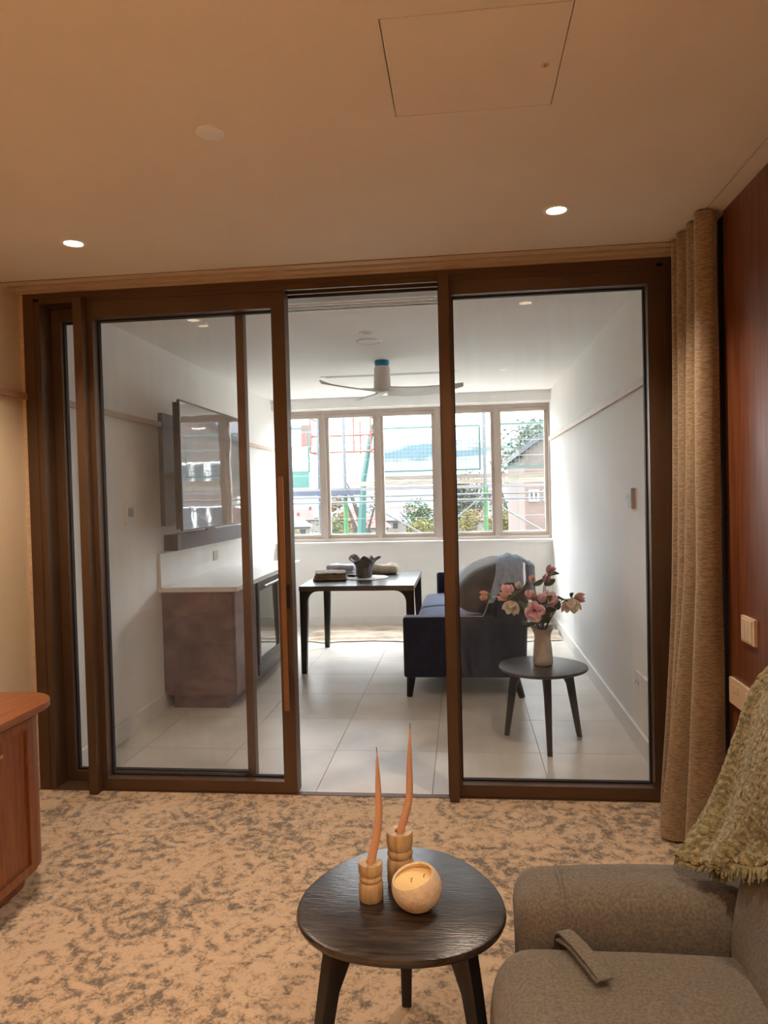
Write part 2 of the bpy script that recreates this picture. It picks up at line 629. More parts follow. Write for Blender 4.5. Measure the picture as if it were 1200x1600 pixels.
struct('wall_left', bx(-2.35, -2.25, -3.1, 3.62, 0, CZ), M_['paper'])
wr = struct('wall_right', bx(1.075, 1.2, 0.4, 3.62, 0, CZ), M_['paper'])
for k, (a, b) in enumerate(((2.1, 3.0), (1.2, 2.097), (0.4, 1.197))):
    obj('panel', bx(1.05, 1.075, a, b, 0.0, CZ - 0.004), M_['panelwood'], wr)
struct('trim_gap_shade', bx(1.066, 1.0745, 3.0, 3.5, 0.0, CZ - .001), M_['gasket'])  # black strip standing for the shade in the gap beside the curtain
struct('wall_right.001', bx(1.2, 2.6, 0.3, 0.42, 0, CZ), M_['paper'])
struct('wall_right.002', bx(2.6, 2.7, -3.1, 0.42, 0, CZ), M_['paper'])
struct('wall_back', bx(-2.35, 2.7, -3.2, -3.1, 0, CZ), M_['paper'])
b = bx(1.003, 1.075, 3.5, 3.62, 0, CZ)
box(b, -2.25, -2.232, 3.5, 3.62, 0, CZ)
box(b, -2.25, 1.075, 3.53, 3.62, 2.578, CZ + .02)
struct('wall_front', b, M_['trim'])

# near ceiling with the hatch opening and the curtain-track slot left open
HX0, HX1, HY0, HY1 = -0.168, 0.275, 1.665, 2.098
b = B()
box(b, -2.35, HX0, -3.1, 3.53, CZ, CZ + .1)
box(b, HX1, 0.976, -3.1, 3.53, CZ, CZ + .1)
box(b, HX0, HX1, -3.1, HY0, CZ, CZ + .1)
box(b, HX0, HX1, HY1, 3.53, CZ, CZ + .1)
box(b, 0.983, 2.7, -3.1, 3.53, CZ, CZ + .1)
box(b, 0.976, 0.983, -3.1, 3.53, CZ + .03, CZ + .1)
box(b, HX0 - .05, HX1 + .05, HY0 - .05, HY1 + .05, CZ + .1, CZ + .14)
struct('ceiling', b, M_['ceiling'])
struct('ceiling.001', bx(-2.25, 1.1, 3.53, 8.3, FZ, FZ + .1), M_['wall'])

struct('wall_left.001', bx(-2.25, -2.15, 3.62, 8.3, 0, FZ), M_['wall'])
struct('wall_right.003', bx(0.985, 1.1, 3.62, 8.3, 0, FZ), M_['wall'])
b = bx(-2.15, 0.985, 8.1, 8.3, 0, 0.925)
box(b, -2.15, 0.985, 8.1, 8.3, 2.478, FZ)
struct('wall_far', b, M_['wall'])
struct('trim_1', bx(-2.149, 0.984, 8.03, 8.1, 2.487, FZ - .001), M_['white'])       # bulkhead over the windows
struct('trim_2', bx(-2.149, 0.984, 8.065, 8.21, 0.926, 0.962), M_['white'], bevel=.004)  # sill
struct('baseboard_left', bx(-2.15, -2.135, 3.62, 4.89, 0, 0.115), M_['white'], bevel=.003)
struct('baseboard_right', bx(0.970, 0.985, 3.62, 8.1, 0, 0.115), M_['white'], bevel=.003)
struct('baseboard_far', bx(-2.135, 0.970, 8.085, 8.1, 0, 0.115), M_['white'], bevel=.003)
struct('trim_3', bx(-2.25, -2.222, -3.0, 3.56, 2.033, 2.066), M_['railwood'], bevel=.003)
struct('trim_4', bx(-2.15, -2.125, 3.62, 8.09, 2.022, 2.055), M_['palerail'], bevel=.003)
struct('trim_5', bx(0.960, 0.985, 3.62, 8.09, 2.045, 2.09), M_['palerail'], bevel=.003)

# stepped timber pelmet with three grooves under the near ceiling
tr6 = struct('trim_6', bx(-2.25, 1.04, 3.335, 3.532, CZ - .002, CZ), M_['bronze'])  # dark base colour stands in for the shade inside the grooves
for k in range(3):
    obj('slat', bx(-2.249, 1.035, 3.338 + k * .066, 3.338 + k * .066 + .044, CZ - .008 - k * .004, CZ - .002), M_['trim'], tr6,
        bevel=.001)

# ------------------------------------------------------------------ glazed partition
b = B()
box(b, -2.231, -2.175, 3.5, 3.75, 0, 2.575)
box(b, -2.175, -2.145, 3.505, 3.75, 0, 2.535)
box(b, 0.958, 1.003, 3.5, 3.75, 0, 2.575)
box(b, 0.925, 0.958, 3.503, 3.75, 0, 2.535)
box(b, -2.175, 0.958, 3.5, 3.75, 2.548, 2.575)
box(b, -2.145, 0.925, 3.505, 3.52, 2.522, 2.548)
box(b, -2.145, 0.925, 3.585, 3.60, 2.522, 2.548)
box(b, -2.145, 0.925, 3.66, 3.75, 2.522, 2.548)
struct('trim_7', b, M_['bronze'], bevel=.0015)
b = bx(-2.249, 1.003, 3.495, 3.525, -0.05, 0.003)
box(b, -2.249, -0.93, 3.525, 3.70, -0.05, 0.0035)
box(b, -0.06, 1.003, 3.525, 3.70, -0.05, 0.0035)
struct('trim_8', b, M_['bronze'])

def glazed_panel(name, x0, x1, yf, stile_l, stile_r, zt, zb, top=2.52, d=.085, pane=.068, pull=None):
    """sliding panel: stiles, rails, gasket, pane"""
    b = B()
    e = .0005
    box(b, x0, x0 + stile_l, yf, yf + d, 0.005, top)
    box(b, x1 - stile_r, x1, yf, yf + d, 0.005, top)
    fr = struct(name, b, M_['bronze'], bevel=.0015)
    obj('top_rail', bx(x0 + stile_l, x1 - stile_r, yf + e, yf + d - e, zt, top), M_['bronze'], fr, bevel=.0015)
    obj('bottom_rail', bx(x0 + stile_l, x1 - stile_r, yf + e, yf + d - e, 0.005, zb), M_['bronze'], fr, bevel=.0015)
    g = B()
    a, c, t = x0 + stile_l, x1 - stile_r, .007
    box(g, a, a + t, yf + pane - .014, yf + pane + .012, zb, zt)
    box(g, c - t, c, yf + pane - .014, yf + pane + .012, zb, zt)
    box(g, a + t, c - t, yf + pane - .014, yf + pane + .012, zb, zb + t)
    box(g, a + t, c - t, yf + pane - .014, yf + pane + .012, zt - t, zt)
    obj('gasket', g, M_['gasket'], fr)
    obj('pane', bx(a + t, c - t, yf + pane - .004, yf + pane + .004, zb + t, zt - t), M_['glass'], fr, smooth=0)
    if pull:
        obj('pull_stile', bx(pull[0], pull[1], yf - .058, yf - .0005, 0.003, pull[2]), M_['bronze'], fr, bevel=.0015)
    return fr

d1 = glazed_panel('door_1', -1.935, -0.857, 3.503, 0.075, 0.068, 2.437, 0.062, pull=(-1.930, -1.885, 2.53))
b = B()
box(b, -0.899, -0.875, 3.448, 3.458, 0.44, 1.60)
hd = obj('handle', b, M_['handle'], d1, bevel=.002)
b = B()
for z in (0.62, 1.42):
    tube(b, ((-0.880, 3.458, z), (-0.880, 3.503, z)), .006, 8)
obj('standoff', b, M_['chrome'], hd)
obj('lock_plate', bx(-0.886, -0.868, 3.497, 3.503, 0.94, 1.06), M_['gasket'], d1)
glazed_panel('door_2', -2.142, -1.100, 3.606, 0.052, 0.042, 2.452, 0.058, d=.05, pane=.036)
glazed_panel('door_3', -0.098, 0.925, 3.503, 0.066, 0.042, 2.455, 0.064, pull=(-0.092, -0.045, 2.54))

# ------------------------------------------------------------------ windows of the sunroom
WX0, WX1 = -2.148, 0.983
edges = [-2.148, -1.580, -0.945, -0.275, 0.390, 0.983]
for i in range(5):
    a, c = edges[i], edges[i + 1]
    y0 = 8.17
    b = B()
    s = .024
    box(b, a, a + s, y0, y0 + .09, 0.962, 2.478)
    box(b, c - s, c, y0, y0 + .09, 0.962, 2.478)
    box(b, a + s, c - s, y0, y0 + .09, 0.962, 1.002)
    box(b, a + s, c - s, y0, y0 + .09, 2.436, 2.478)
    wf = struct('window_%d' % (i + 1), b, M_['taupe'], bevel=.002)
    b = B()
    k = .034
    a2, c2 = a + s, c - s
    box(b, a2, a2 + k, y0 + .03, y0 + .075, 1.002, 2.436)
    box(b, c2 - k, c2, y0 + .03, y0 + .075, 1.002, 2.436)
    box(b, a2 + k, c2 - k, y0 + .03, y0 + .075, 1.002, 1.046)
    box(b, a2 + k, c2 - k, y0 + .03, y0 + .075, 2.395, 2.436)
    sa = obj('sash', b, M_['taupe'], wf, bevel=.002)
    obj('pane', bx(a2 + k, c2 - k, y0 + .05, y0 + .056, 1.046, 2.395), M_['wglass'], sa, smooth=0)
    obj('frame_shade_strip', bx(a2 + .004, c2 - .004, y0 + .004, y0 + .03, 2.398, 2.434), M_['taupe'], wf, bevel=.003)  # strip added to stand for the frame's shade above the glass

# ------------------------------------------------------------------ ceiling fittings
t = thing('access_hatch', 'square access hatch set flush into the near ceiling', 'hatch', (0.0535, 1.88, CZ))
obj('hatch_panel', bx(HX0 + .003, HX1 - .0025, HY0 + .003, HY1 - .0025, CZ, CZ + .02), M_['ceiling'], t, bevel=.0008)
lk = obj('lock_ring', lathe(B(), [(.0, -.0005), (.011, -.0005), (.011, .0005), (.0, .0005)], (0.236, 1.905, CZ), 20), M_['trim'], t)
b = bx(0.2335, 0.2385, 1.899, 1.911, CZ - .0012, CZ - .0004)
obj('key_slot', b, M_['handle'], lk)

def downlight(name, x, y, z, label, group=None, lit=True):
    t = thing(name, label, 'ceiling light', (x, y, z), group)
    obj('trim_ring', lathe(B(), [(.036, -.001), (.040, -.005), (.050, -.005), (.053, -.002), (.053, 0), (.036, 0)], (x, y, z), 28), M_['white'], t)
    obj('lens', lathe(B(), [(0, -.0018), (.0365, -.0018), (.0365, -.0005), (0, -.0005)], (x, y, z), 24), M_['lens'] if lit else M_['lcd'], t)
    if lit:
        l = bpy.data.lights.new('downlight_lamp', 'SPOT')
        l.energy = SPOT_W
        l.color = LAMP
        l.spot_size = math.radians(118)
        l.spot_blend = 0.75
        l.shadow_soft_size = 0.035
        lo = bpy.data.objects.new('downlight_lamp', l)
        COL.objects.link(lo)
        lo.parent = t
        lo.location = (0, 0, -.012)
    return t
downlight('downlight', 0.388, 2.878, CZ, 'lit recessed downlight above the right glass panel')
downlight('downlight', -1.603, 2.888, CZ, 'lit recessed downlight at the left near the pelmet')
for x, y, wh in ((-1.6, 0.9, 'added fill above the sideboard end'), (0.39, 0.6, 'added fill above the armchair'), (-1.6, -1.2, 'added fill near the back left corner'), (0.39, -1.2, 'added fill midway to the back wall'),  # all but the nook pair are unseen lamps added for warm light
                 (1.7, -0.4, 'in the nook by the fill lamp'), (1.7, -2.1, 'in the nook near the back wall')):
    downlight('downlight', x, y, CZ, 'lit recessed downlight behind the viewer, ' + wh)
t = thing('fill_lamp', 'added fill lamp with drum shade, unseen behind the viewer', 'lamp', (2.25, -0.55, 0))  # unseen lamp added as warm fill for the near room
obj('base', lathe(B(), [(0, 0), (.14, 0), (.14, .015), (.02, .025), (0, .025)], (2.25, -0.55, 0.0005), 28), M_['black'], t)
obj('pole', tube(B(), ((2.25, -0.55, .02), (2.25, -0.55, 1.5)), .012, 10), M_['black'], t)
obj('fill_lamp_shade', lathe(B(), [(.20, 1.40), (.17, 1.72), (.168, 1.72), (.198, 1.40)], (2.25, -0.55, 0), 36),
    mat('fill_lamp_linen', rgb(236, 222, 196), rough=.9, scale=90, trans=.6), t)
l = bpy.data.lights.new('fill_lamp_bulb', 'POINT')
l.energy = 105
l.color = LAMP
l.shadow_soft_size = 0.06
lo = bpy.data.objects.new('fill_lamp_bulb', l)
COL.objects.link(lo)
lo.parent = t
lo.location = (0, 0, 1.58)
tag(obj('ceiling_speaker', lathe(B(), [(0, -.006), (.036, -.006), (.042, -.004), (.043, 0), (0, 0)], (-0.722, 2.098, CZ), 32), M_['white']),
    'small white blank disc on the near ceiling', 'disc')
t = thing('smoke_sensor', 'small round white recessed fitting with grey centre nearest the long air grille', 'sensor', (-0.626, 4.865, FZ))
obj('trim_ring', lathe(B(), [(.028, -.004), (.044, -.006), (.050, 0), (.028, 0)], (-0.626, 4.865, FZ), 28), M_['white'], t)
obj('centre', lathe(B(), [(0, -.003), (.028, -.003), (.028, 0), (0, 0)], (-0.626, 4.865, FZ), 24), M_['taupe'], t)
t = thing('ceiling_speaker', 'larger flat white round speaker between sensor and ceiling fan', 'speaker', (-0.639, 5.133, FZ))
obj('trim_ring', lathe(B(), [(.078, -.003), (.082, -.008), (.092, -.006), (.094, 0), (.078, 0)], (-0.639, 5.133, FZ), 36), M_['white'], t)
obj('grille', lathe(B(), [(0, -.0045), (.078, -.004), (.078, 0), (0, 0)], (-0.639, 5.133, FZ), 32), M_['wall'], t)

def linear_grille(name, label, x0, x1, y0, y1, n, z=FZ, fr=.022):
    t = thing(name, label, 'air vent', ((x0 + x1) / 2, (y0 + y1) / 2, z))
    b = B()
    box(b, x0, x1, y0, y0 + fr, z - .005, z)
    box(b, x0, x1, y1 - fr, y1, z - .005, z)
    box(b, x0, x0 + fr * 2.5, y0 + fr, y1 - fr, z - .005, z)
    box(b, x1 - fr * 2.5, x1, y0 + fr, y1 - fr, z - .005, z)
    obj('grille_frame', b, M_['white'], t, bevel=.001)
    obj('backing', bx(x0 + fr * 2.5, x1 - fr * 2.5, y0 + fr, y1 - fr, z - .0015, z - .0005), M_['gasket'], t)
    p = (y1 - y0 - 2 * fr) / n
    for k in range(n - 1):
        yy = y0 + fr + p * (k + 1)
        obj('blade', bx(x0 + fr * 2.5, x1 - fr * 2.5, yy - p * .26, yy + p * .26, z - .004, z - .0022), M_['white'], t)
    return t
linear_grille('air_grille', 'long white linear air grille with dark slots just beyond the open doorway', -1.265, 0.005, 4.085, 4.225, 3)
linear_grille('air_grille', 'narrow white slot diffuser on the ceiling behind the fan', -1.285, -0.02, 6.56, 6.64, 2, fr=.018)
struct('trim_9', bx(-1.09, -0.11, 3.84, 3.90, FZ - .006, FZ), M_['white'])

# ceiling fan
fx, fy = -0.635, 5.9
t = thing('ceiling_fan', 'white three-bladed ceiling fan with blue film on its mount', 'fan', (fx, fy, FZ))
obj('mount_cover', lathe(B(), [(.045, -.055), (.055, -.05), (.062, -.02), (.058, 0), (0, 0)], (fx, fy, FZ), 28), M_['bluefilm'], t,
    label='blue film-wrapped mount')
obj('motor_body', lathe(B(), [(0, -.262), (.06, -.262), (.071, -.245), (.066, -.06), (.058, -.048), (0, -.048)], (fx, fy, FZ), 32), M_['fan'], t)
for k, a in enumerate((-8, 112, 232)):
    a = math.radians(a)
    def fb(u, v, a=a):
        r = .03 + .64 * u
        wv = (.035 + .065 * math.sin(PI * min(1, u * 1.0 + .12)) ** .7) * (1 - max(0, (u - .85) / .15) ** 2 * .8)
        s = (v - .5) * 2 * wv + .03 * math.sin(u * PI)
        z = FZ - .245 + (.5 - v) * .05 * (1 - u * .5) + .012 * u - .02 * math.sin(u * PI)
        return Vector((fx + math.cos(a) * r - math.sin(a) * s, fy + math.sin(a) * r + math.cos(a) * s, z))
    obj('fan_blade', sheet(B(), 20, 6, fb, .009), M_['fan'], t, smooth=60)

# ------------------------------------------------------------------ wall fittings
t = thing('light_switch', 'square cream three-gang light switch on the dark wood wall', 'switch', (1.05, 2.775, 0.92))
obj('wall_plate', bx(1.038, 1.05, 2.712, 2.835, 0.913, 1.010), M_['switch'], t, bevel=.002)
for k in range(3):
    y = 2.728 + k * .033
    obj('rocker', bx(1.0345, 1.038, y, y + .031, 0.922, 1.001), M_['switch'], t, bevel=.001)
t = thing('power_outlet', 'long cream double power outlet low on the dark wood wall', 'outlet', (1.05, 2.83, 0.65))
obj('wall_plate', bx(1.038, 1.05, 2.826, 2.965, 0.642, 0.742), M_['switch'], t, bevel=.002)
obj('wall_plate', bx(1.037, 1.05, 2.685, 2.824, 0.642, 0.742), M_['switch'], t, bevel=.002)
for y in (2.745, 2.785):
    obj('rocker', bx(1.034, 1.037, y - .008, y + .008, 0.695, 0.722), M_['switch'], t, bevel=.001)
    obj('socket_hole', bx(1.0362, 1.037, y - .006, y + .006, 0.662, 0.676), M_['black'], t)
for y in (2.875, 2.915):
    obj('rocker', bx(1.035, 1.038, y - .009, y + .009, 0.695, 0.722), M_['switch'], t, bevel=.001)
t = thing('fan_remote', 'small white remote in a wall holder with green droplet mark, right sunroom wall', 'remote', (0.985, 4.30, 1.385))
obj('holder', bx(0.962, 0.985, 4.245, 4.335, 1.380, 1.500), M_['taupe'], t, bevel=.003)
obj('remote_body', bx(0.950, 0.962, 4.250, 4.330, 1.385, 1.505), M_['white'], t, bevel=.003)
obj('droplet_mark', prism(B(), [(4.29 + .016 * math.sin(a) * (1 if math.cos(a) < .2 else .75), 1.446 + .018 * math.cos(a) + (.012 if math.cos(a) > .9 else 0)) for a in
    [2 * PI * i / 16 for i in range(16)]], 0.9490, 0.950, 'x'), M_['green_mark'], t, label='green printed droplet')
obj('button', lathe(B(), [(0, 0), (.007, 0), (.007, .001), (0, .001)], (0, 0, 0), 12), M_['black'], t)
bt = t.children[-1]
bt.rotation_euler = (0, -PI / 2, 0)
bt.data.transform(Matrix.Translation(root_loc(t)))
bt.location = Vector((0.9498, 4.29, 1.408)) - root_loc(t)
t = thing('power_outlet', 'pair of white power points low on the right sunroom wall', 'outlet', (0.985, 4.12, 0.36))
obj('wall_plate', bx(0.975, 0.985, 4.165, 4.285, 0.355, 0.445), M_['white'], t, bevel=.002)
obj('wall_plate', bx(0.972, 0.985, 4.000, 4.125, 0.352, 0.448), M_['white'], t, bevel=.002)
for y in (4.20, 4.25):
    obj('socket_hole', bx(0.9742, 0.975, y - .005, y + .005, 0.375, 0.395), M_['steel'], t)
    obj('rocker', bx(0.973, 0.975, y - .008, y + .008, 0.41, 0.43), M_['white'], t)
t = thing('wall_remote', 'slim white remote with dark round button left of the thermostat', 'remote', (-2.15, 4.33, 1.34))
obj('remote_body', bx(-2.15, -2.120, 4.300, 4.355, 1.335, 1.475), M_['white'], t, bevel=.006)
obj('button', lathe(B(), [(0, 0), (.014, 0), (.014, .002), (0, .002)], (0, 0, 0), 14), M_['steel'], t)
bt = t.children[-1]
bt.rotation_euler = (0, PI / 2, 0)
bt.data.transform(Matrix.Translation(root_loc(t)))
bt.location = Vector((-2.1202, 4.328, 1.437)) - root_loc(t)
t = thing('thermostat', 'white wall thermostat with grey display beside a slim remote', 'thermostat', (-2.15, 4.43, 1.35))
obj('case', bx(-2.15, -2.132, 4.375, 4.480, 1.345, 1.470), M_['white'], t, bevel=.004)
obj('display', bx(-2.1322, -2.131, 4.392, 4.462, 1.395, 1.452), M_['lcd'], t)

# ------------------------------------------------------------------ television and soundbar
tx = -1.86
t = thing('television', 'large wall-mounted television with film over its reflective screen', 'television', (tx, 5.3, 1.28))
obj('back_shell', bx(tx - .05, tx - .012, 4.62, 6.02, 1.30, 2.15), M_['black'], t, bevel=.004)
b = B()
y0, y1, z0, z1, q = 4.60, 6.04, 1.285, 2.165, .012
box(b, tx - .012, tx + .006, y0, y0 + q, z0, z1)
box(b, tx - .012, tx + .006, y1 - q, y1, z0, z1)
box(b, tx - .012, tx + .006, y0 + q, y1 - q, z0, z0 + q)
box(b, tx - .012, tx + .006, y0 + q, y1 - q, z1 - q, z1)
obj('bezel', b, M_['steel'], t, bevel=.001)
sc = sheet(B(), 24, 16, lambda u, v: Vector((tx + .002 , lerp(y0 + q, y1 - q, u), lerp(z0 + q, z1 - q, v))), 0)
bmesh.ops.recalc_face_normals(sc, faces=sc.faces)
if sum(f.normal.x for f in sc.faces) < 0:
    bmesh.ops.reverse_faces(sc, faces=sc.faces)
obj('screen', sc, M_['screen'], t, smooth=180)
obj('sensor_tab', bx(tx - .005, tx + .008, 5.05, 5.22, 1.268, 1.2845), M_['black'], t)
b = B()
box(b, -2.149, -2.115, 4.93, 5.9, 1.31, 2.12)  # dark plate added to stand for the television's shadow on the wall
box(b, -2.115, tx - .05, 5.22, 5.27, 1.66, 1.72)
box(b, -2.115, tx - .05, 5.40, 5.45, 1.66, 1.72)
obj('wall_arm_and_shade_plate', b, M_['black'], t)
t = thing('soundbar', 'long grey cloth soundbar fixed to the wall under the television', 'soundbar', (-2.09, 5.6, 1.13))
obj('grille_body', bx(-2.149, -2.045, 5.0, 6.60, 1.13, 1.245), M_['grey'], t, bevel=.004)
obj('end_cap', bx(-2.1495, -2.0445, 4.97, 5.0, 1.1295, 1.2455), M_['black'], t, bevel=.003)

# ------------------------------------------------------------------ bar cabinet
cx0, cx1 = -2.149, -1.635
t = thing('bar_cabinet', 'red-brown film-covered bar cabinet with white stone top under the television', 'cabinet', (-1.9, 5.7, 0))
b = bx(cx0, cx1, 4.90, 5.42, 0.10, 0.845)
obj('end_carcass', b, M_['cabinet'], t, bevel=.002)
obj('end_carcass', bx(cx0, cx1, 6.08, 6.72, 0.10, 0.845), M_['cabinet'], t, bevel=.002)
obj('back_panel', bx(cx0, -2.12, 5.42, 6.08, 0.10, 0.845), M_['cabinet'], t)
obj('plinth', bx(-2.10, -1.69, 4.94, 6.70, 0.0, 0.10), M_['cabinet'], t)
obj('door', bx(cx1 + .001, cx1 + .02, 4.905, 5.415, 0.10, 0.84), M_['cabinet'], t, bevel=.002)
obj('door', bx(cx1 + .001, cx1 + .02, 6.09, 6.715, 0.10, 0.84), M_['cabinet'], t, bevel=.002)
obj('worktop', bx(cx0, -1.575, 4.84, 6.80, 0.847, 0.88), M_['stone'], t, bevel=.002, label='white stone worktop')
sp = obj('splashback', bx(cx0, -2.128, 4.85, 6.80, 0.881, 1.118), M_['stone'], t, bevel=.001)
obj('outlet', bx(-2.1278, -2.122, 5.92, 6.03, 0.97, 1.05), M_['taupe'], sp)
t = thing('bar_fridge', 'glass-door bar fridge with steel handle built into the bar cabinet', 'fridge', (-1.88, 5.75, 0.10))
obj('fridge_body', bx(-2.11, -1.645, 5.43, 6.07, 0.105, 0.84), M_['black'], t)
b = B()
box(b, -1.642, -1.600, 5.43, 5.475, 0.19, 0.835)
box(b, -1.642, -1.600, 6.025, 6.07, 0.19, 0.835)
box(b, -1.642, -1.600, 5.475, 6.025, 0.19, 0.235)
box(b, -1.642, -1.600, 5.475, 6.025, 0.765, 0.835)
dr = obj('fridge_door', b, M_['black'], t, bevel=.002)
fg = mat('fridge_door_glass', rgb(30, 38, 38), rough=0.02, ior=2.2)
obj('pane', bx(-1.625, -1.607, 5.475, 6.025, 0.235, 0.765), fg, dr, smooth=0)
b = B()
tube(b, ((-1.565, 5.50, 0.80), (-1.565, 6.0, 0.80)), .009, 10)
for y in (5.54, 5.96):
    tube(b, ((-1.600, y, 0.80), (-1.565, y, 0.80)), .006, 8)
obj('handle', b, M_['chrome'], dr)
g = obj('vent_panel', bx(-1.642, -1.605, 5.43, 6.07, 0.105, 0.185), M_['black'], t)
for k in range(7):
    y = 5.47 + k * .08
    for z in (.122, .142, .162):
        obj('slot', bx(-1.6055, -1.603, y, y + .06, z, z + .008), M_['steel'], g)

# ------------------------------------------------------------------ dining table and what lies on it
t = thing('dining_table', 'black dining table with rounded bracket legs in the sunroom', 'table', (-0.89, 6.43, 0))
X0, X1, Y0, Y1, TZ = -1.385, -0.415, 5.90, 7.0, 0.742
obj('tabletop', bx(X0, X1, Y0, Y1, TZ - .042, TZ), mat('satin_black_table_top', rgb(44, 42, 44), rgb(30, 29, 31), rough=.24, ior=2.1, scale=6, stretch=(.8, 9, 9)), t, bevel=.004)
def bracket_leg(sx, sy):
    x = X0 if sx < 0 else X1
    y = Y0 + .004 if sy < 0 else Y1 - .004
    d = -sx
    pr = [(x + d * .003, 0.0), (x + d * .045, 0.0), (x + d * .068, 0.52)]
    for i in range(7):
        a = PI / 2 * i / 6
        pr.append((x + d * (.068 + .09 * (1 - math.cos(a))), .60 + .098 * math.sin(a)))
    pr += [(x + d * .003, .698)]
    return prism(B(), pr, y, y - sy * .055, 'y')
for sx in (-1, 1):
    for sy in (-1, 1):
        obj('leg', bracket_leg(sx, sy), M_['darkleg'], t, bevel=.002)
tag(obj('round_placemat', lathe(B(), [(0, 0), (.19, 0), (.20, .003), (.19, .006), (0, .006)], (-0.885, 6.47, TZ + .0005), 40,
    lambda p, a: Vector((p.x * (1 + .02 * math.sin(11 * a)), p.y * (1 + .02 * math.sin(11 * a)), p.z))), M_['mat']),
    'pale round mat under the charcoal ruffled vase', 'placemat')
def ruffle(p, a):
    k = max(0, (p.z - .075) / .12)
    f = 1 + k * .24 * math.sin(5 * a + .6)
    return Vector((p.x * f, p.y * f, p.z + k * .026 * math.sin(5 * a + 2.1) + k * .014 * math.sin(3 * a)))
tag(obj('ruffled_vase', lathe(B(), [(0, 0), (.062, 0), (.072, .01), (.074, .05), (.076, .085), (.084, .115), (.102, .145), (.134, .170), (.129, .173),
    (.096, .148), (.078, .117), (.070, .085), (.066, .02), (0, .012)], (-0.905, 6.46, TZ + .007), 60, ruffle), M_['charvase'], smooth=80),
    'charcoal vase with a wavy ruffled rim on the dining table', 'vase')
def folded(name, label, m, c, sx, sy, h, layers, seed, cat='cloth', rot=0.0):
    t = thing(name, label, cat, (c[0], c[1], c[2]))
    for k in range(layers):
        z0 = c[2] + .001 + h * k / layers
        z1 = c[2] + h * (k + 1) / layers
        def fn(p, k=k):
            n1 = nz(p.x * 9 + seed, p.y * 9, k * 3.1)
            n2 = nz(p.x * 22, p.y * 22 + seed, k)
            lift = 0 if k == 0 and p.z < z0 + .004 else (n1 * .6 + n2 * .3) * h / layers * 0.5
            q = Vector((p.x - c[0], p.y - c[1], 0))
            q.rotate(Matrix.Rotation(rot + k * .05, 3, 'Z'))
            return Vector((c[0] + q.x * (1 + .06 * n1), c[1] + q.y * (1 + .06 * n1), p.z + max(lift, -.001) if k == 0 else p.z + lift))
        s = 1 - .04 * k
        obj('fold', rbox(B(), c[0] - sx / 2 * s, c[0] + sx / 2 * s, c[1] - sy / 2 * s, c[1] + sy / 2 * s, z0, z1, (z1 - z0) * .48, 12, fn), m, t, smooth=80)
    return t
folded('folded_cloth', 'brown folded linen cloth at the left end of the dining table', M_['browncloth'], (-1.20, 6.38, TZ), .30, .26, .072, 3, 1.0, rot=.1)
folded('folded_cloth', 'pale lilac crumpled cloth behind the brown folded linen', M_['lilac'], (-1.14, 6.74, TZ), .30, .22, .10, 2, 5.0, rot=-.3)
folded('folded_cloth', 'cream rolled cloth behind the ruffled vase', M_['cloth'], (-0.80, 6.80, TZ), .36, .14, .085, 1, 9.0)
folded('document_folder', 'thin dark flat folder lying between the folded cloths and vase', M_['black'], (-1.06, 6.56, TZ), .17, .11, .03, 1, 2.0, 'folder', rot=-.4)

# ------------------------------------------------------------------ sofa
t = thing('sofa', 'navy velvet sofa with tapered black legs seen from its end', 'sofa', (0.0, 6.2, 0))
SX0, SX1, SY0, SY1 = -0.455, 0.42, 5.21, 7.05
obj('arm', rbox(B(), SX0, SX1, SY0, SY0 + .13, 0.15, 0.595, .02, 8), M_['navy'], t, smooth=60)
obj('arm', rbox(B(), SX0 + .19, SX1, SY1 - .13, SY1, 0.15, 0.735, .03, 8), M_['navy'], t, smooth=60)
obj('seat_base', rbox(B(), SX0 + .09, SX1, SY0 + .13, SY1 - .13, 0.15, 0.32, .02, 8), M_['navy'], t, smooth=60)
for k in range(2):
    y0 = SY0 + .135 + k * .795
    obj('seat_cushion', rbox(B(), SX0 + .065, 0.16, y0, y0 + .79, 0.32, 0.49, .05, 8,
        lambda p: Vector((p.x, p.y, p.z + (.05 * (1 - ((p.x + .15) / .35) ** 2) if p.z > .45 else 0)))), M_['bluecush'], t, smooth=70,
        label='blue seat cushion')
def backfn(p):
    k = max(0, (p.z - .5) / .45)
    yy = (p.y - SY0) / .5
    drop = max(0, 1 - yy) ** 2 * .05 * k
    q = (p.x + .03) / .4
    return Vector((p.x + .10 * k * k - .0 * k, p.y, p.z - drop - .16 * k * max(0, (.16 - p.x) / .2) ** 2))
obj('back_frame', rbox(B(), 0.18, SX1 + .02, SY0 + .001, SY1, 0.15, 0.80, .05, 10, lambda p: Vector((p.x + .04 * max(0, (p.z - .3)), p.y, p.z))),
    M_['navy'], t, smooth=70)
for k in range(2):
    y0 = SY0 + .02 + k * .905
    bc = obj('back_cushion', rbox(B(), -0.09, 0.37, y0, y0 + .90, 0.597, 0.97 - .15 * k, .16 - .06 * k, 12, lambda p: Vector((p.x + .16 * max(0, p.z - .6), p.y, p.z - .30 * max(0, .16 - p.x) * max(0, p.z - .62) / .35))),
        M_['slate'], t, smooth=80, label='grey-green velvet back cushion')
    if k == 0:
        obj('piping', tube(B(), [(-0.07, SY0 + .004, .602), (.128, SY0 + .004, .600), (.145, SY0 + .006, .63), (.185, SY0 + .012, .74)], .0045, 6), M_['piping'], bc)
def taper_leg(p0, p1, r0, r1, n=4):
    return tube(B(), (p0, p1), (r0, r1), n)
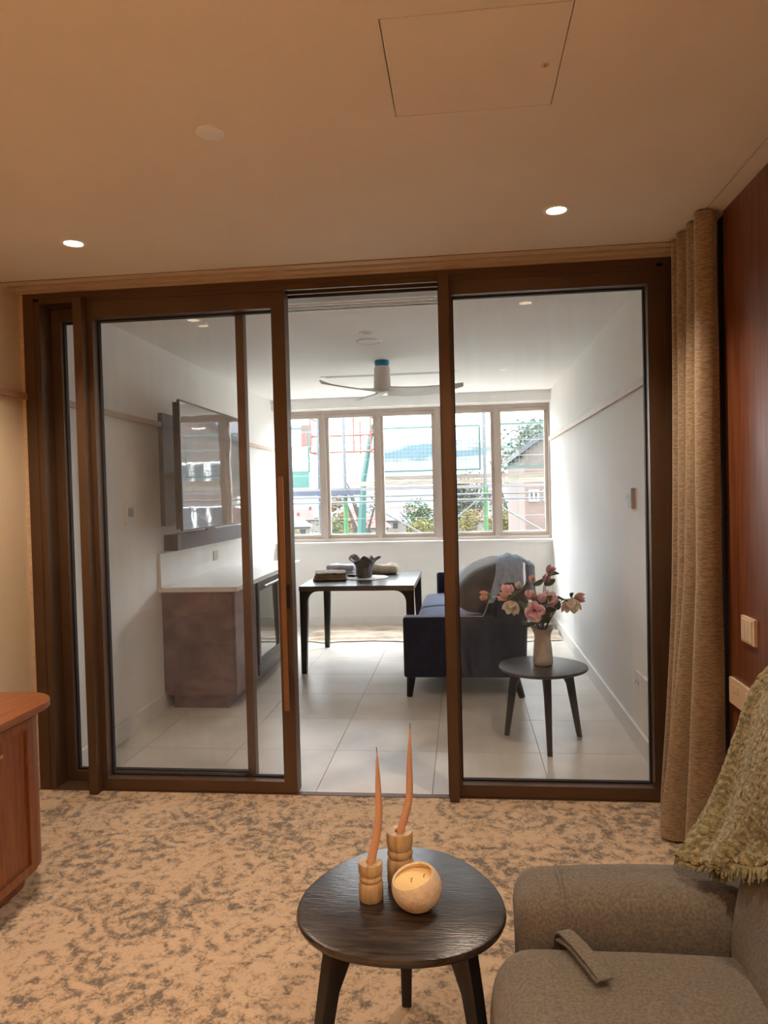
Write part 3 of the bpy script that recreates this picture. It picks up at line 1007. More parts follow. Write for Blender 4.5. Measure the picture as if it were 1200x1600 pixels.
for (p0, p1) in (((SX0 + .05, SY0 + .05, .155), (SX0 + .035, SY0 + .05, 0)), ((SX1 - .07, SY0 + .06, .155), (SX1 - .02, SY0 + .03, 0)),
                 ((SX0 + .25, SY1 - .05, .155), (SX0 + .235, SY1 - .05, 0)), ((SX1 - .06, SY1 - .06, .155), (SX1 + .04, SY1 - .03, 0))):
    obj('leg', taper_leg(p0, p1, .034, .022, 8), M_['darkleg'], t)
# pale blue garment hung over the near corner of the sofa back
def drape(u, v):
    top_p = [(5.72, 0.985), (5.55, 1.005), (5.38, 1.012), (5.27, 1.005), (5.205, 0.965), (5.185, 0.90)]
    ze = .705 + .15 * min(1, max(0, (u - .12) / .28)) - .06 * max(0, (u - .7) / .3)
    y, z = None, None
    if v < .6:
        q = poly([(0, a, b) for a, b in top_p], v / .6)
        y, z = q.y, q.z
    else:
        k = (v - .6) / .4
        y = 5.185 - .006 * math.sin(k * PI)
        z = lerp(.90, ze, k)
    w0, w1 = lerp(.275, .165, v ** 1.3), lerp(.405, .425, v)
    x = lerp(w0, w1, u)
    dome = -.035 * (2 * u - 1) ** 2
    n = nz(u * 5, v * 5, 3.3) * .012 + .006 * math.sin(u * 15 + v * 3)
    return Vector((x, y - max(0, n) * (1 if v > .5 else 0), z + (dome + n) * (1 - min(1, v * 1.1))))
t = thing('blue_trousers', 'pale blue denim garment folded over the back of the navy sofa', 'clothing', (0.30, 5.40, .70))
obj('cloth', sheet(B(), 24, 44, drape, .02), M_['denim'], t, smooth=80)
obj('trouser_leg', rbox(B(), 0.468, 0.512, 5.24, 5.60, 0.74, 0.965, .02, 8, lambda p: Vector((p.x + .01 * nz(p.y * 9, p.z * 9), p.y, p.z + .02 * nz(p.y * 5, 2)))), M_['denim'], t, smooth=80)
obj('waistband', sheet(B(), 10, 6, lambda u, v: Vector((lerp(.33, .49, u), lerp(5.26, 5.56, v), 1.0 + .02 * math.sin(u * PI) - .045 * u * u)), .016), M_['denim'], t, smooth=80)
sm = mat('denim_seam', rgb(60, 78, 112), rough=.9)
obj('seam', tube(B(), [drape(u / 12, .36) + Vector((0, -.002, .004)) for u in range(13)], .004, 6), sm, t)
obj('seam', tube(B(), [drape(.40, .05 + v / 24 * .80) + Vector((0, -.003, .003)) for v in range(25)], .0035, 6), sm, t)

# ------------------------------------------------------------------ drop cloth
def dc(u, v):
    x = lerp(-1.62, 0.95, u)
    edge = 7.20 + .10 * nz(x * 1.7, 2.0) + .05 * nz(x * 6, 5)
    y = lerp(edge, 8.06, v)
    s = y + .10 * nz(x * 1.2, y * 2) + .25 * nz(x * .6, 3.3)
    h = .03 * max(0, math.sin(s * 26 + 2.2 * nz(x * 1.1, y * 3, 2))) ** 1.5 + .022 * max(0, nz(x * 4, y * 12, 7)) + .05 * max(0, nz(x * 1.4, y * 5, 11))
    h *= min(1, v * 9) * min(1, (1 - v) * 8)
    return Vector((x, y, .006 + h))
tag(obj('drop_cloth', sheet(B(), 150, 60, dc, -.004), M_['cloth'], smooth=80), 'crumpled cream canvas drop cloth along the floor under the windows', 'drop cloth')

# ------------------------------------------------------------------ side table with vase of magnolias
def round_table(name, label, c, h, rfun, feet, tops, th=.022, n=72):
    t = thing(name, label, 'table', (c[0], c[1], 0))
    prof = [(.0, -th), (.93, -th), (.985, -th * .75), (1.0, -th * .4), (.99, -th * .1), (.965, 0), (0, 0)]
    b = B()
    def fn(p, a):
        R = rfun(a)
        return Vector((p.x * R, p.y * R, p.z))
    lathe(b, prof, (c[0], c[1], h), n, fn)
    obj('tabletop', b, M_['darkwood'], t, smooth=40)
    for (f, k) in zip(feet, tops):
        f = Vector((f[0], f[1], 0))
        k = Vector((k[0], k[1], h - th))
        inw = (Vector((c[0], c[1], 0)) - Vector((k[0], k[1], 0))).normalized()
        side = Vector((-inw.y, inw.x, 0))
        b = B()
        rings = []
        for s in range(9):
            q = s / 8
            p = f.lerp(k, q)
            wi = lerp(.012, .022, min(1, q * 1.3)) + (.09 * max(0, (q - .72) / .28) ** 2.2)
            wo_ = lerp(.012, .022, min(1, q * 1.3))
            ws = lerp(.012, .019, q)
            ring = []
            for (aa, bb) in ((-wo_, -ws), (-wo_ * .7, -ws * 1.15), (wi * .7, -ws * 1.15), (wi, -ws * .6), (wi, ws * .6), (wi * .7, ws * 1.15), (-wo_ * .7, ws * 1.15), (-wo_, ws)):
                ring.append(b.verts.new(p + inw * aa + side * bb))
            rings.append(ring)
        for r0, r1 in zip(rings, rings[1:]):
            for i in range(8):
                b.faces.new((r0[i], r0[(i + 1) % 8], r1[(i + 1) % 8], r1[i]))
        b.faces.new(rings[0][::-1])
        b.faces.new(rings[-1])
        bmesh.ops.recalc_face_normals(b, faces=b.faces)
        obj('leg', b, M_['darkleg'], t, smooth=50)
    return t
STZ = 0.47
round_table('side_table', 'round black three-legged side table holding the flower vase', (0.445, 4.27), STZ, lambda a: .258 * (1 + .02 * math.cos(3 * a)),
            [(0.241, 4.43), (0.459, 4.085), (0.674, 4.42)], [(0.30, 4.38), (0.452, 4.10), (0.60, 4.37)])
vx, vy = 0.452, 4.29
tag(obj('flower_vase', lathe(B(), [(0, 0), (.050, 0), (.057, .006), (.0575, .04), (.053, .10), (.047, .16), (.049, .185), (.062, .215), (.072, .226), (.067, .227),
    (.056, .213), (.043, .185), (.041, .16), (.047, .10), (.051, .03), (0, .02)], (vx, vy, STZ + .0005), 40,
    lambda p, a: Vector((p.x * (1 + (.10 if p.z > .2 else 0) * math.cos(2 * a + .4)), p.y, p.z + (.010 * math.cos(2 * a) if p.z > .2 else 0)))), M_['vase'], smooth=60),
    'off-white stoneware vase of magnolias on the round side table', 'vase')

def petal_mesh(name, length, width, cup, curl, m):
    b = B()
    def fn(u, v):
        wv = width * math.sin(PI * (u * .86 + .10)) ** .75
        s = (v - .5) * 2
        x = s * wv
        z = length * u
        y = cup * (1 - s * s * .0) * math.sin(u * PI * .5) * 0 + cup * (s * s) * wv * 1.2 - curl * u * u * length
        return Vector((x, -y, z))
    sheet(b, 6, 4, fn, .0012)
    bm = b
    bm.normal_update()
    me = bpy.data.meshes.new(name)
    bm.to_mesh(me)
    bm.free()
    me.materials.append(m)
    me.shade_smooth()
    return me
pm = {'pink': mat('pink_petal', rgb(252, 230, 232), rgb(249, 212, 218), rough=.6, scale=40, trans=.55),
      'pale': mat('pale_pink_petal', rgb(246, 218, 208), rgb(236, 198, 190), rough=.6, scale=40, trans=.55),
      'cream': mat('cream_petal', rgb(246, 238, 224), rgb(238, 224, 206), rough=.6, scale=40, trans=.55),
      'dusk': mat('dusky_rose_petal', rgb(232, 192, 198), rgb(214, 162, 172), rough=.6, scale=40, trans=.3)}
stem_m = mat('brown_green_stem', rgb(72, 62, 44), rgb(54, 46, 34), rough=.7, scale=30)
leaf_m = mat('green_leaf', rgb(92, 112, 58), rgb(68, 88, 46), rough=.55, scale=25, trans=.2)
centre_m = mat('flower_centre', rgb(120, 70, 50), rgb(90, 60, 40), rough=.8, scale=80)
pmesh = {}
for k in pm:
    pmesh[k, 'open'] = petal_mesh('petal', .074, .030, .35, .28, pm[k])
    pmesh[k, 'cup'] = petal_mesh('petal', .066, .024, .55, -.16, pm[k])
    pmesh[k, 'bud'] = petal_mesh('petal', .060, .017, .75, -.22, pm[k])
leaf_me = petal_mesh('leaf', .078, .022, .4, .2, leaf_m)

def orient(axis, spin, tilt):
    """matrix that swings a petal (growing along +Z, its face to -Y) out by tilt around the flower axis"""
    q = Vector((0, 0, 1)).rotation_difference(axis.normalized()).to_matrix().to_4x4()
    return q @ Matrix.Rotation(spin, 4, 'Z') @ Matrix.Rotation(tilt, 4, 'X')
random.seed(4)
def magnolia(head, kind, colr, axis, scale, label, nleaf=2):
    """head: where the bloom sits; its stem springs from the vase"""
    head = Vector(head)
    hx, dep, hz = head
    axis = Vector(axis).normalized()
    t = thing('magnolia_stem', label, 'flower', (vx, vy, STZ + .10))
    base = Vector((vx + random.uniform(-.012, .012), vy + random.uniform(-.012, .012), STZ + .11))
    neck = Vector((vx + (hx - vx) * .10, vy + (dep - vy) * .10, STZ + .215))
    neck.x = max(vx - .032, min(vx + .032, neck.x))
    foot = head - axis * .028 * scale
    mid = neck.lerp(foot, .6) + Vector((0, 0, .035)) - axis * .015
    pts = [poly([base, neck, mid, foot], q / 12) for q in range(13)]
    obj('stem', tube(B(), pts, [.0034 - .0012 * q / 12 for q in range(13)], 6), stem_m, t, smooth=60)
    n, tilts = {'open': (8, (1.05, .70)), 'cup': (7, (.50, .22)), 'bud': (5, (.20, .08))}[kind]
    L = root_loc(t)
    for q in range(n):
        o = bpy.data.objects.new('petal', pmesh[colr, kind])
        COL.objects.link(o)
        o.parent = t
        tl = tilts[q % 2]
        o.matrix_local = Matrix.Translation(foot - L) @ orient(axis, 2 * PI * q / n + .2, tl) @ Matrix.Scale(scale, 4)
    if kind == 'open':
        obj('centre', lathe(B(), [(0, -.002), (.009, .0), (.010, .006), (.004, .012), (0, .013)], foot + axis * .012, 10), centre_m, t)
    for q in range(nleaf + 1):
        o = bpy.data.objects.new('leaf', leaf_me)
        COL.objects.link(o)
        o.parent = t
        at = pts[max(5, 9 - 2 * q)] if q else pts[11]
        dd = Vector((random.uniform(-1, 1), random.uniform(-.8, .4), random.uniform(-.1, .7)))
        o.matrix_local = Matrix.Translation(at - L) @ orient(dd, random.uniform(0, 6), .2) @ Matrix.Scale(random.uniform(.8, 1.25), 4)
    return t
magnolia((0.119, 4.300, 0.882), 'bud', 'pale', (-1, -.1, .05), 1.0, 'peach-pink magnolia bud pointing out at the far left of the vase', 1)
magnolia((0.250, 4.240, 0.917), 'cup', 'pink', (-.25, -.75, .5), .92, 'pink cupped magnolia at the upper left with green leaves', 3)
magnolia((0.219, 4.200, 0.885), 'bud', 'pale', (-.8, -.3, .35), .9, 'pale pink magnolia bud just below the upper-left cupped bloom', 1)
magnolia((0.268, 4.180, 0.830), 'cup', 'cream', (-.35, -.45, -.75), 1.15, 'cream magnolia drooping at the left of the vase', 1)
magnolia((0.393, 4.120, 0.814), 'open', 'pink', (0, -1, .12), 1.08, 'large open pink magnolia facing forward above the vase', 2)
magnolia((0.444, 4.200, 0.878), 'bud', 'pink', (.05, -.2, 1), .95, 'upright pink magnolia bud above the large open bloom', 1)
magnolia((0.493, 4.240, 0.865), 'cup', 'pink', (.4, -.5, .7), 1.15, 'pink half-open magnolia right of the large open bloom', 1)
magnolia((0.515, 4.300, 0.803), 'cup', 'pink', (.7, -.3, -.3), .8, 'small pink magnolia low on the right behind the half-open one', 1)
magnolia((0.507, 4.300, 1.028), 'bud', 'dusk', (.45, -.1, .75), .95, 'topmost dusky rose magnolia bud', 1)
magnolia((0.486, 4.340, 0.971), 'bud', 'dusk', (.3, -.3, .7), .85, 'dusky rose magnolia bud just under the topmost one', 2)
magnolia((0.405, 4.360, 0.969), 'bud', 'pale', (-.2, -.3, .9), .75, 'small pale magnolia bud among leaves at the top left', 3)
magnolia((0.320, 4.340, 0.933), 'bud', 'cream', (-.2, -.4, .8), .7, 'small cream magnolia bud behind the cupped pink bloom', 3)
magnolia((0.393, 4.360, 0.870), 'cup', 'pale', (-.15, -.4, .8), .85, 'pale pink magnolia partly hidden behind the large open bloom', 2)
magnolia((0.668, 4.280, 0.866), 'bud', 'pale', (1, -.2, .0), 1.05, 'pale pink magnolia bud at the tip of the long right stem', 1)
magnolia((0.608, 4.220, 0.831), 'cup', 'cream', (.1, -.35, -.95), 1.3, 'large cream magnolia hanging down on the right of the vase', 2)

# ------------------------------------------------------------------ coffee table, candles
CTZ = 0.46
cc = (-0.178, 1.815)
def ctr(a):
    return .262 * (1 + .045 * math.cos(3 * (a - PI / 2)))
round_table('coffee_table', 'rounded triangular black ash coffee table with three legs on carpet', cc, CTZ, ctr,
            [(-0.385, 1.56), (0.045, 1.58), (-0.195, 2.06)], [(-0.325, 1.68), (-0.02, 1.69), (-0.185, 2.0)], th=.028, n=96)
def candle_holder(name, label, c, r, h, group=None):
    s = h / .1
    pr = [(0, 0), (.94, 0), (1, .003), (1, .040), (.93, .047), (.84, .050), (.93, .0535), (.97, .058), (.93, .0625), (.84, .066), (.93, .070), (1, .078), (1, .094), (.95, .0985), (.35, .0985), (.35, .08), (0, .08)]
    b = lathe(B(), [(a * r, z * s) for a, z in pr], (c[0], c[1], CTZ + .0005), 40)
    return tag(obj(name, b, M_['turned'], smooth=50), label, 'candle holder')
candle_holder('candle_holder', 'shorter turned pale wood candle holder at the front left', (-0.256, 1.805), .0315, .097)
candle_holder('candle_holder', 'taller turned pale wood candle holder behind the candle bowl', (-0.187, 1.885), .0355, .142)
def candle(label, y, pts, wickdx):
    t = thing('taper_candle', label, 'candle', pts[0])
    P = [poly(pts, i / 30) for i in range(31)]
    R = [lerp(.0114, .0078, (i / 30) ** 1.3) * (1 if i < 20 else (1 - .88 * ((i - 19) / 11) ** 2.2)) for i in range(31)]
    obj('wax_stem', tube(B(), P, R, 14), M_['candle'], t, smooth=60)
    e = P[-1]
    obj('wick', tube(B(), [e - Vector((0, 0, .006)), e + Vector((0, 0, .007)), e + Vector((wickdx, 0, .016))], .0011, 6), M_['wick'], t)
candle('bent terracotta taper candle in the shorter wooden holder', 1.805,
       [(-.256, 1.805, .541), (-.250, 1.805, .575), (-.238, 1.805, .625), (-.231, 1.805, .68), (-.231, 1.805, .75), (-.232, 1.805, .838)], -.001)
candle('taller bent terracotta taper candle in the taller wooden holder', 1.885,
       [(-.187, 1.885, .577), (-.181, 1.885, .61), (-.167, 1.885, .655), (-.158, 1.885, .70), (-.156, 1.885, .78), (-.152, 1.885, .874)], .001)
# tilted-mouth candle bowl
bc = Vector((-0.136, 1.775, CTZ + .0005))
t = thing('candle_bowl', 'round sandy ceramic bowl candle with a slanted mouth', 'candle', bc)
def bowl(rad, zc, sc):
    b = B()
    bmesh.ops.create_uvsphere(b, u_segments=40, v_segments=28, radius=rad)
    for v in b.verts:
        v.co.z *= sc
    return b, zc
rad = .0635
nrm = Vector((-.27, -.13, 1)).normalized()
cut = Vector((0, 0, .033))
b, zc = bowl(rad, 0, .93)
bmesh.ops.bisect_plane(b, geom=b.verts[:] + b.edges[:] + b.faces[:], plane_co=cut, plane_no=nrm, clear_outer=True)
for v in b.verts:
    if v.co.z < -.052:
        v.co.z = -.052
bmesh.ops.translate(b, verts=b.verts, vec=bc + Vector((0, 0, .052)))
b.normal_update()
bmesh.ops.solidify(b, geom=b.faces[:], thickness=.0055)
bmesh.ops.recalc_face_normals(b, faces=b.faces)
obj('bowl', b, M_['bowl'], t, smooth=60)
b, zc = bowl(rad - .0062, 0, .93)
bmesh.ops.bisect_plane(b, geom=b.verts[:] + b.edges[:] + b.faces[:], plane_co=Vector((0, 0, .018)), plane_no=Vector((-.12, -.05, 1)).normalized(), clear_outer=True)
for v in b.verts:
    if v.co.z < -.045:
        v.co.z = -.045
ed = [e for e in b.edges if e.is_boundary]
bmesh.ops.contextual_create(b, geom=ed)
bmesh.ops.translate(b, verts=b.verts, vec=bc + Vector((0, 0, .052)))
bmesh.ops.recalc_face_normals(b, faces=b.faces)
wx = obj('wax_fill', b, M_['wax'], t, smooth=40, label='yellow cream wax')
for dx, dy in ((-.012, -.014), (.018, .006)):
    p = bc + Vector((dx, dy, .070))
    obj('wick', tube(B(), [p, p + Vector((0, 0, .008)), p + Vector((.003, 0, .011))], .0011, 6), M_['wick'], wx)

# ------------------------------------------------------------------ sideboard
t = thing('sideboard', 'reddish wood sideboard with rounded corner and brass handle at the left wall', 'sideboard', (-1.97, 2.1, 0))
def corner_outline(x0, x1, y0, y1, r, n=10):
    pts = [(x0, y0), (x1, y0)]
    for i in range(n + 1):
        a = PI / 2 * i / n
        pts.append((x1 - r + r * math.cos(a), y1 - r + r * math.sin(a)))
    pts.append((x0, y1))
    return pts
ST = 0.722
obj('top_board', prism(B(), corner_outline(-2.235, -1.635, 1.1, 2.765, .16), ST - .03, ST), M_['woodtop'], t, smooth=30, bevel=.006)
obj('body', prism(B(), corner_outline(-2.235, -1.685, 1.12, 2.74, .15), 0.075, ST - .03), M_['wood'], t, smooth=30)
obj('plinth', prism(B(), corner_outline(-2.235, -1.735, 1.15, 2.69, .13), 0.0, 0.075), M_['wood'], t, smooth=30)
for (a, c) in ((1.86, 2.575), (1.16, 1.845)):
    b = B()
    z0, z1, q = 0.085, ST - .045, .035
    box(b, -1.685, -1.666, a, a + q, z0, z1)
    box(b, -1.685, -1.666, c - q, c, z0, z1)
    box(b, -1.685, -1.666, a + q, c - q, z0, z0 + q)
    box(b, -1.685, -1.666, a + q, c - q, z1 - q, z1)
    dr = obj('door', b, M_['wood'], t, bevel=.002)
    n = 4
    for k in range(n):
        ya = a + q + (c - a - 2 * q) * k / n
        yb = a + q + (c - a - 2 * q) * (k + 1) / n
        obj('board', bx(-1.686, -1.678, ya + .001, yb - .001, z0 + q, z1 - q), M_['wood'], dr, bevel=.001)
    if a > 1.5:
        b = B()
        box(b, -1.654, -1.642, 2.268, 2.362, 0.597, 0.611)
        box(b, -1.678, -1.654, 2.350, 2.362, 0.597, 0.611)
        box(b, -1.678, -1.654, 2.268, 2.280, 0.597, 0.611)
        obj('handle', b, M_['brass'], dr, bevel=.003, label='brass bar handle')

# ------------------------------------------------------------------ curtain
top = [(1.022, 2.990), (0.99, 2.968), (0.950, 2.975), (0.946, 3.01), (0.985, 3.04), (0.985, 3.075), (0.955, 3.095), (0.950, 3.125), (0.990, 3.155), (0.985, 3.185),
       (0.950, 3.205), (0.945, 3.235), (0.985, 3.26), (0.980, 3.285), (0.945, 3.30), (0.945, 3.32)]
bot = [(1.030, 2.985), (0.975, 2.955), (0.895, 2.965), (0.875, 3.00), (0.93, 3.04), (0.91, 3.08), (0.835, 3.10), (0.815, 3.14), (0.90, 3.17), (0.90, 3.20),
       (0.86, 3.215), (0.86, 3.25), (0.91, 3.28), (0.91, 3.31), (0.87, 3.33), (0.87, 3.35)]
def cur(u, v):
    a = poly([(p[0], p[1], 0) for p in top], u)
    c = poly([(p[0], p[1], 0) for p in bot], u)
    k = (1 - v)
    k = .35 * k * k + .65 * max(0, (k - .55) / .45) ** 1.3 * .8 + .13 * k
    k = min(1, k / .95)
    p = a.lerp(c, k)
    z = lerp(0.012, CZ - .006, v)
    p.x += .004 * nz(u * 9, v * 5)
    p.x = min(p.x, 1.03)
    return Vector((p.x, p.y, z))
t = thing('curtain', 'tan chenille curtain gathered beside the dark wood wall', 'curtain', (0.95, 3.13, 0))
obj('fabric', sheet(B(), 150, 60, cur, .003), M_['curtain'], t, smooth=80)
obj('carrier', bx(0.968, 0.991, 2.99, 3.002, CZ - .006, CZ + .012), M_['white'], t)

# ------------------------------------------------------------------ armchair
t = thing('armchair', 'grey-brown upholstered recliner armchair at the lower right', 'armchair', (0.45, 1.35, 0))
def armfn(p):
    q = (p.z - .5) / .2
    x = p.x + .012 * math.cos((p.z - .35) * 6) * (1 if p.x < .2 else 0)
    z = p.z + .040 * (p.x - .34) * (1 if p.z > .3 else 0) + (.010 * math.cos((p.x - .35) * 5) if p.z > .5 else 0)
    return Vector((x, p.y + .002 * nz(p.x * 7, p.z * 7), z))
obj('arm', rbox(B(), 0.095, 0.70, 1.665, 1.885, 0.06, 0.545, .07, 14, armfn), M_['tweed'], t, smooth=80)
obj('welt', tube(B(), [(0.224, 1.664, .40), (0.224, 1.6635, .445), (0.221, 1.667, .485), (.218, 1.684, .525), (.216, 1.715, .547), (.215, 1.77, .5515), (.215, 1.83, .547), (.215, 1.87, .520)], .0055, 8), M_['tweed'], t, smooth=80)
obj('arm', rbox(B(), 0.095, 0.70, 0.87, 1.09, 0.06, 0.545, .07, 14, armfn), M_['tweed'], t, smooth=80)
def seatfn(p):
    k = max(0, 1 - ((p.x - .36) / .36) ** 2)
    z = p.z + ((.006 * k) if p.z > .35 else 0)
    x = p.x
    if p.x < .2:
        x -= .035 * max(0, math.cos((p.z - .30) / .18 * 1.4))
    return Vector((x, p.y, z + .004 * nz(p.x * 6, p.y * 6)))
obj('seat_cushion', rbox(B(), 0.07, 0.66, 1.092, 1.662, 0.10, 0.468, .075, 14, seatfn), M_['tweed'], t, smooth=80)
def backf(p):
    k = p.z - .42
    bulge = .05 * math.cos(max(-1.5, min(1.5, (p.z - .62) / .36 * 1.5))) * max(0, min(1, (.80 - p.x) / .18))
    return Vector((p.x + .24 * k - bulge, p.y, p.z))
obj('backrest', rbox(B(), 0.60, 0.80, 1.00, 1.72, 0.38, 1.055, .085, 14, backf), M_['tweed'], t, smooth=80)
obj('base', bx(0.16, 0.78, 0.92, 1.84, 0.0, 0.07), M_['black'], t)
# release loop lying on the seat
def loop(u, v):
    P = [(0.198, 1.664, .450), (0.204, 1.646, .494), (0.224, 1.606, .501), (0.248, 1.546, .501), (0.266, 1.496, .499), (0.270, 1.484, .495), (0.264, 1.490, .4885), (0.246, 1.540, .488), (0.224, 1.600, .486), (.204, 1.638, .478)]
    p = poly(P, u)
    side = Vector((.93, .36, 0))
    return p + side * (v - .5) * .034
obj('release_loop', sheet(B(), 44, 4, loop, .0045), M_['tweed'], t, smooth=70, label='fabric pull loop on the seat')

# ------------------------------------------------------------------ throw blanket
def nub(p, s=1.0):
    f = Vector((p.x * 95, p.y * 95, p.z * 95))
    return (mn.noise(f) * .0048 + mn.noise(f * 2.2) * .0024) * s
def throw_main(u, v):
    # v: 0 top over the backrest .. 1 tip on the arm; u: 0 outer left edge .. 1 inner right edge
    Lp = [(1.02, 1.82, 0.86), (0.985, 1.84, 1.01), (0.90, 1.85, 1.075), (0.81, 1.86, 1.065), (0.735, 1.86, 0.985), (0.682, 1.85, 0.865), (0.632, 1.84, 0.755), (0.580, 1.83, 0.665), (0.510, 1.80, 0.590)]
    Cp = [(1.025, 1.70, 0.86), (1.00, 1.70, 1.02), (0.91, 1.70, 1.095), (0.81, 1.70, 1.095), (0.70, 1.70, 1.015), (0.655, 1.71, 0.890), (0.630, 1.72, 0.785), (0.598, 1.725, 0.690), (0.545, 1.735, 0.605)]
    Rp = [(1.025, 1.40, 0.86), (1.00, 1.40, 1.01), (0.91, 1.39, 1.085), (0.81, 1.38, 1.08), (0.70, 1.39, 0.99), (0.66, 1.43, 0.895), (0.645, 1.48, 0.81), (0.640, 1.56, 0.730), (0.590, 1.66, 0.635)]
    a, c, e = poly(Lp, v), poly(Cp, v), poly(Rp, v)
    p = a * (1 - u) * (1 - 2 * u) + c * 4 * u * (1 - u) + e * u * (2 * u - 1)
    fold = .011 * math.sin(u * 8 + v * 2.0) + .006 * math.sin(u * 15 + 1 - v * 3)
    n = Vector((-.62, -.55, .55)).normalized()
    return p + n * (fold + nub(p) + .012)
def throw_under(u, v):
    Lp = [(0.66, 1.80, 0.73), (0.628, 1.79, 0.68), (0.598, 1.765, 0.630), (0.575, 1.745, 0.600)]
    Rp = [(0.67, 1.40, 0.87), (0.652, 1.41, 0.83), (0.640, 1.42, 0.795), (0.635, 1.425, 0.775)]
    p = poly(Lp, v).lerp(poly(Rp, v), u)
    n = Vector((-.75, -.4, .5)).normalized()
    return p + n * (.008 * math.sin(u * 14 + v * 3) + nub(p) + .006)
t = thing('throw_blanket', 'chunky moss green knitted throw with fringe over the armchair back', 'blanket', (0.62, 1.72, 0.58))
obj('knit_top', sheet(B(), 130, 190, throw_main, .012), M_['throw'], t, smooth=80)
obj('knit_under', sheet(B(), 100, 50, throw_under, .010), M_['throw'], t, smooth=80)
random.seed(9)
b = B()
for k in range(80):
    u = k / 79
    p = throw_under(u, .97)
    d = Vector((-.10 + random.uniform(-.2, .2), -.10 + random.uniform(-.2, .2), -.9)).normalized()
    Lg = random.uniform(.022, .036)
    q = [p + Vector((0, 0, .004)), p + Vector((-.009, -.005, -.004)), p + Vector((-.011, -.008, 0)) + d * Lg * .5, p + Vector((-.012, -.009, 0)) + d * Lg]
    tube(b, q, [.003, .003, .0026, .0018], 5)
for k in range(44):
    u = k / 43
    p = throw_main(u, .995)
    d = Vector((-.5 + random.uniform(-.3, .3), -.35 + random.uniform(-.3, .3), -.35)).normalized()
    Lg = random.uniform(.014, .026)
    tube(b, [p, p + d * Lg * .5 + Vector((-.004, 0, 0)), p + d * Lg], [.003, .0026, .0018], 5)
fr = obj('fringe', b, M_['throw'], t, smooth=80)
fr['kind'] = 'stuff'

# ------------------------------------------------------------------ outside the windows
X_ = {}
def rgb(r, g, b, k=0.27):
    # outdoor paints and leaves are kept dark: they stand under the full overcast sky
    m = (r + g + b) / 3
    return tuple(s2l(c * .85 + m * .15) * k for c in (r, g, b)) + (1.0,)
X_['pole'] = mat('galvanised_pole', rgb(120, 132, 140), rough=.5, metal=.2)
X_['gpole'] = mat('green_painted_pole', rgb(46, 150, 62), rough=.5)
X_['teal'] = mat('teal_mesh_frame', rgb(40, 120, 108), rough=.6)
X_['wire'] = mat('teal_mesh_wire', rgb(60, 128, 122), rough=.6)
X_['toe'] = mat('teal_toe_board', rgb(44, 136, 122), rough=.6)
X_['plank'] = mat('weathered_plank', rgb(206, 196, 176), rgb(184, 172, 152), rough=.9, scale=8, stretch=(.5, 6, 6))
X_['greyplank'] = mat('grey_plank', rgb(160, 158, 160), rgb(140, 138, 142), rough=.9, scale=8, stretch=(.5, 6, 6))
X_['bluebeam'] = mat('blue_grey_beam', rgb(72, 86, 118), rough=.7)
X_['orange'] = mat('orange_red_lift_paint', rgb(190, 66, 44), rough=.5)
X_['boom'] = mat('teal_boom_paint', rgb(40, 126, 118), rough=.5)
X_['steelwire'] = mat('pale_steel_wire', rgb(200, 206, 208), rough=.4)
X_['brick'] = None
X_['roofred'] = mat('terracotta_roof', rgb(148, 74, 62), rgb(124, 58, 50), rough=.9, scale=20, rnd=.12)
X_['roofgrey'] = mat('slate_grey_roof', rgb(98, 96, 106), rgb(80, 80, 90), rough=.9, scale=20, rnd=.12)
X_['roofgreen'] = mat('pale_green_metal_roof', rgb(112, 140, 130), rgb(100, 126, 118), rough=.7, scale=20)
X_['hwall'] = mat('pale_render', rgb(150, 142, 132), rgb(138, 130, 120), rough=.9, scale=5, rnd=.1)
X_['hglass'] = mat('dark_house_window', rgb(50, 58, 70), rough=.2)
X_['car'] = mat('white_car_paint', rgb(170, 174, 178), rough=.3)
X_['tyre'] = mat('tyre_rubber', rgb(30, 30, 32), rough=.9)
X_['trunk'] = mat('grey_bark', rgb(92, 80, 70), rgb(70, 60, 52), rough=.95, scale=12)
X_['grass'] = mat('suburb_grass', rgb(96, 112, 66), rgb(120, 116, 92), rough=1, scale=.12, detail=6)
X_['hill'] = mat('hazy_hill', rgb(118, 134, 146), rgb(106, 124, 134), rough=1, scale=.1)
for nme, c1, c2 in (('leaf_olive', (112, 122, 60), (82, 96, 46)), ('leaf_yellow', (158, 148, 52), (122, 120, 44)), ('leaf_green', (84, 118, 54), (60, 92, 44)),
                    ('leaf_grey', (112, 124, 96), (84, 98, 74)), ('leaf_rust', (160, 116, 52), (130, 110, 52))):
    X_[nme] = mat(nme, rgb(*c1), rgb(*c2), rough=.8, scale=6, trans=.3)
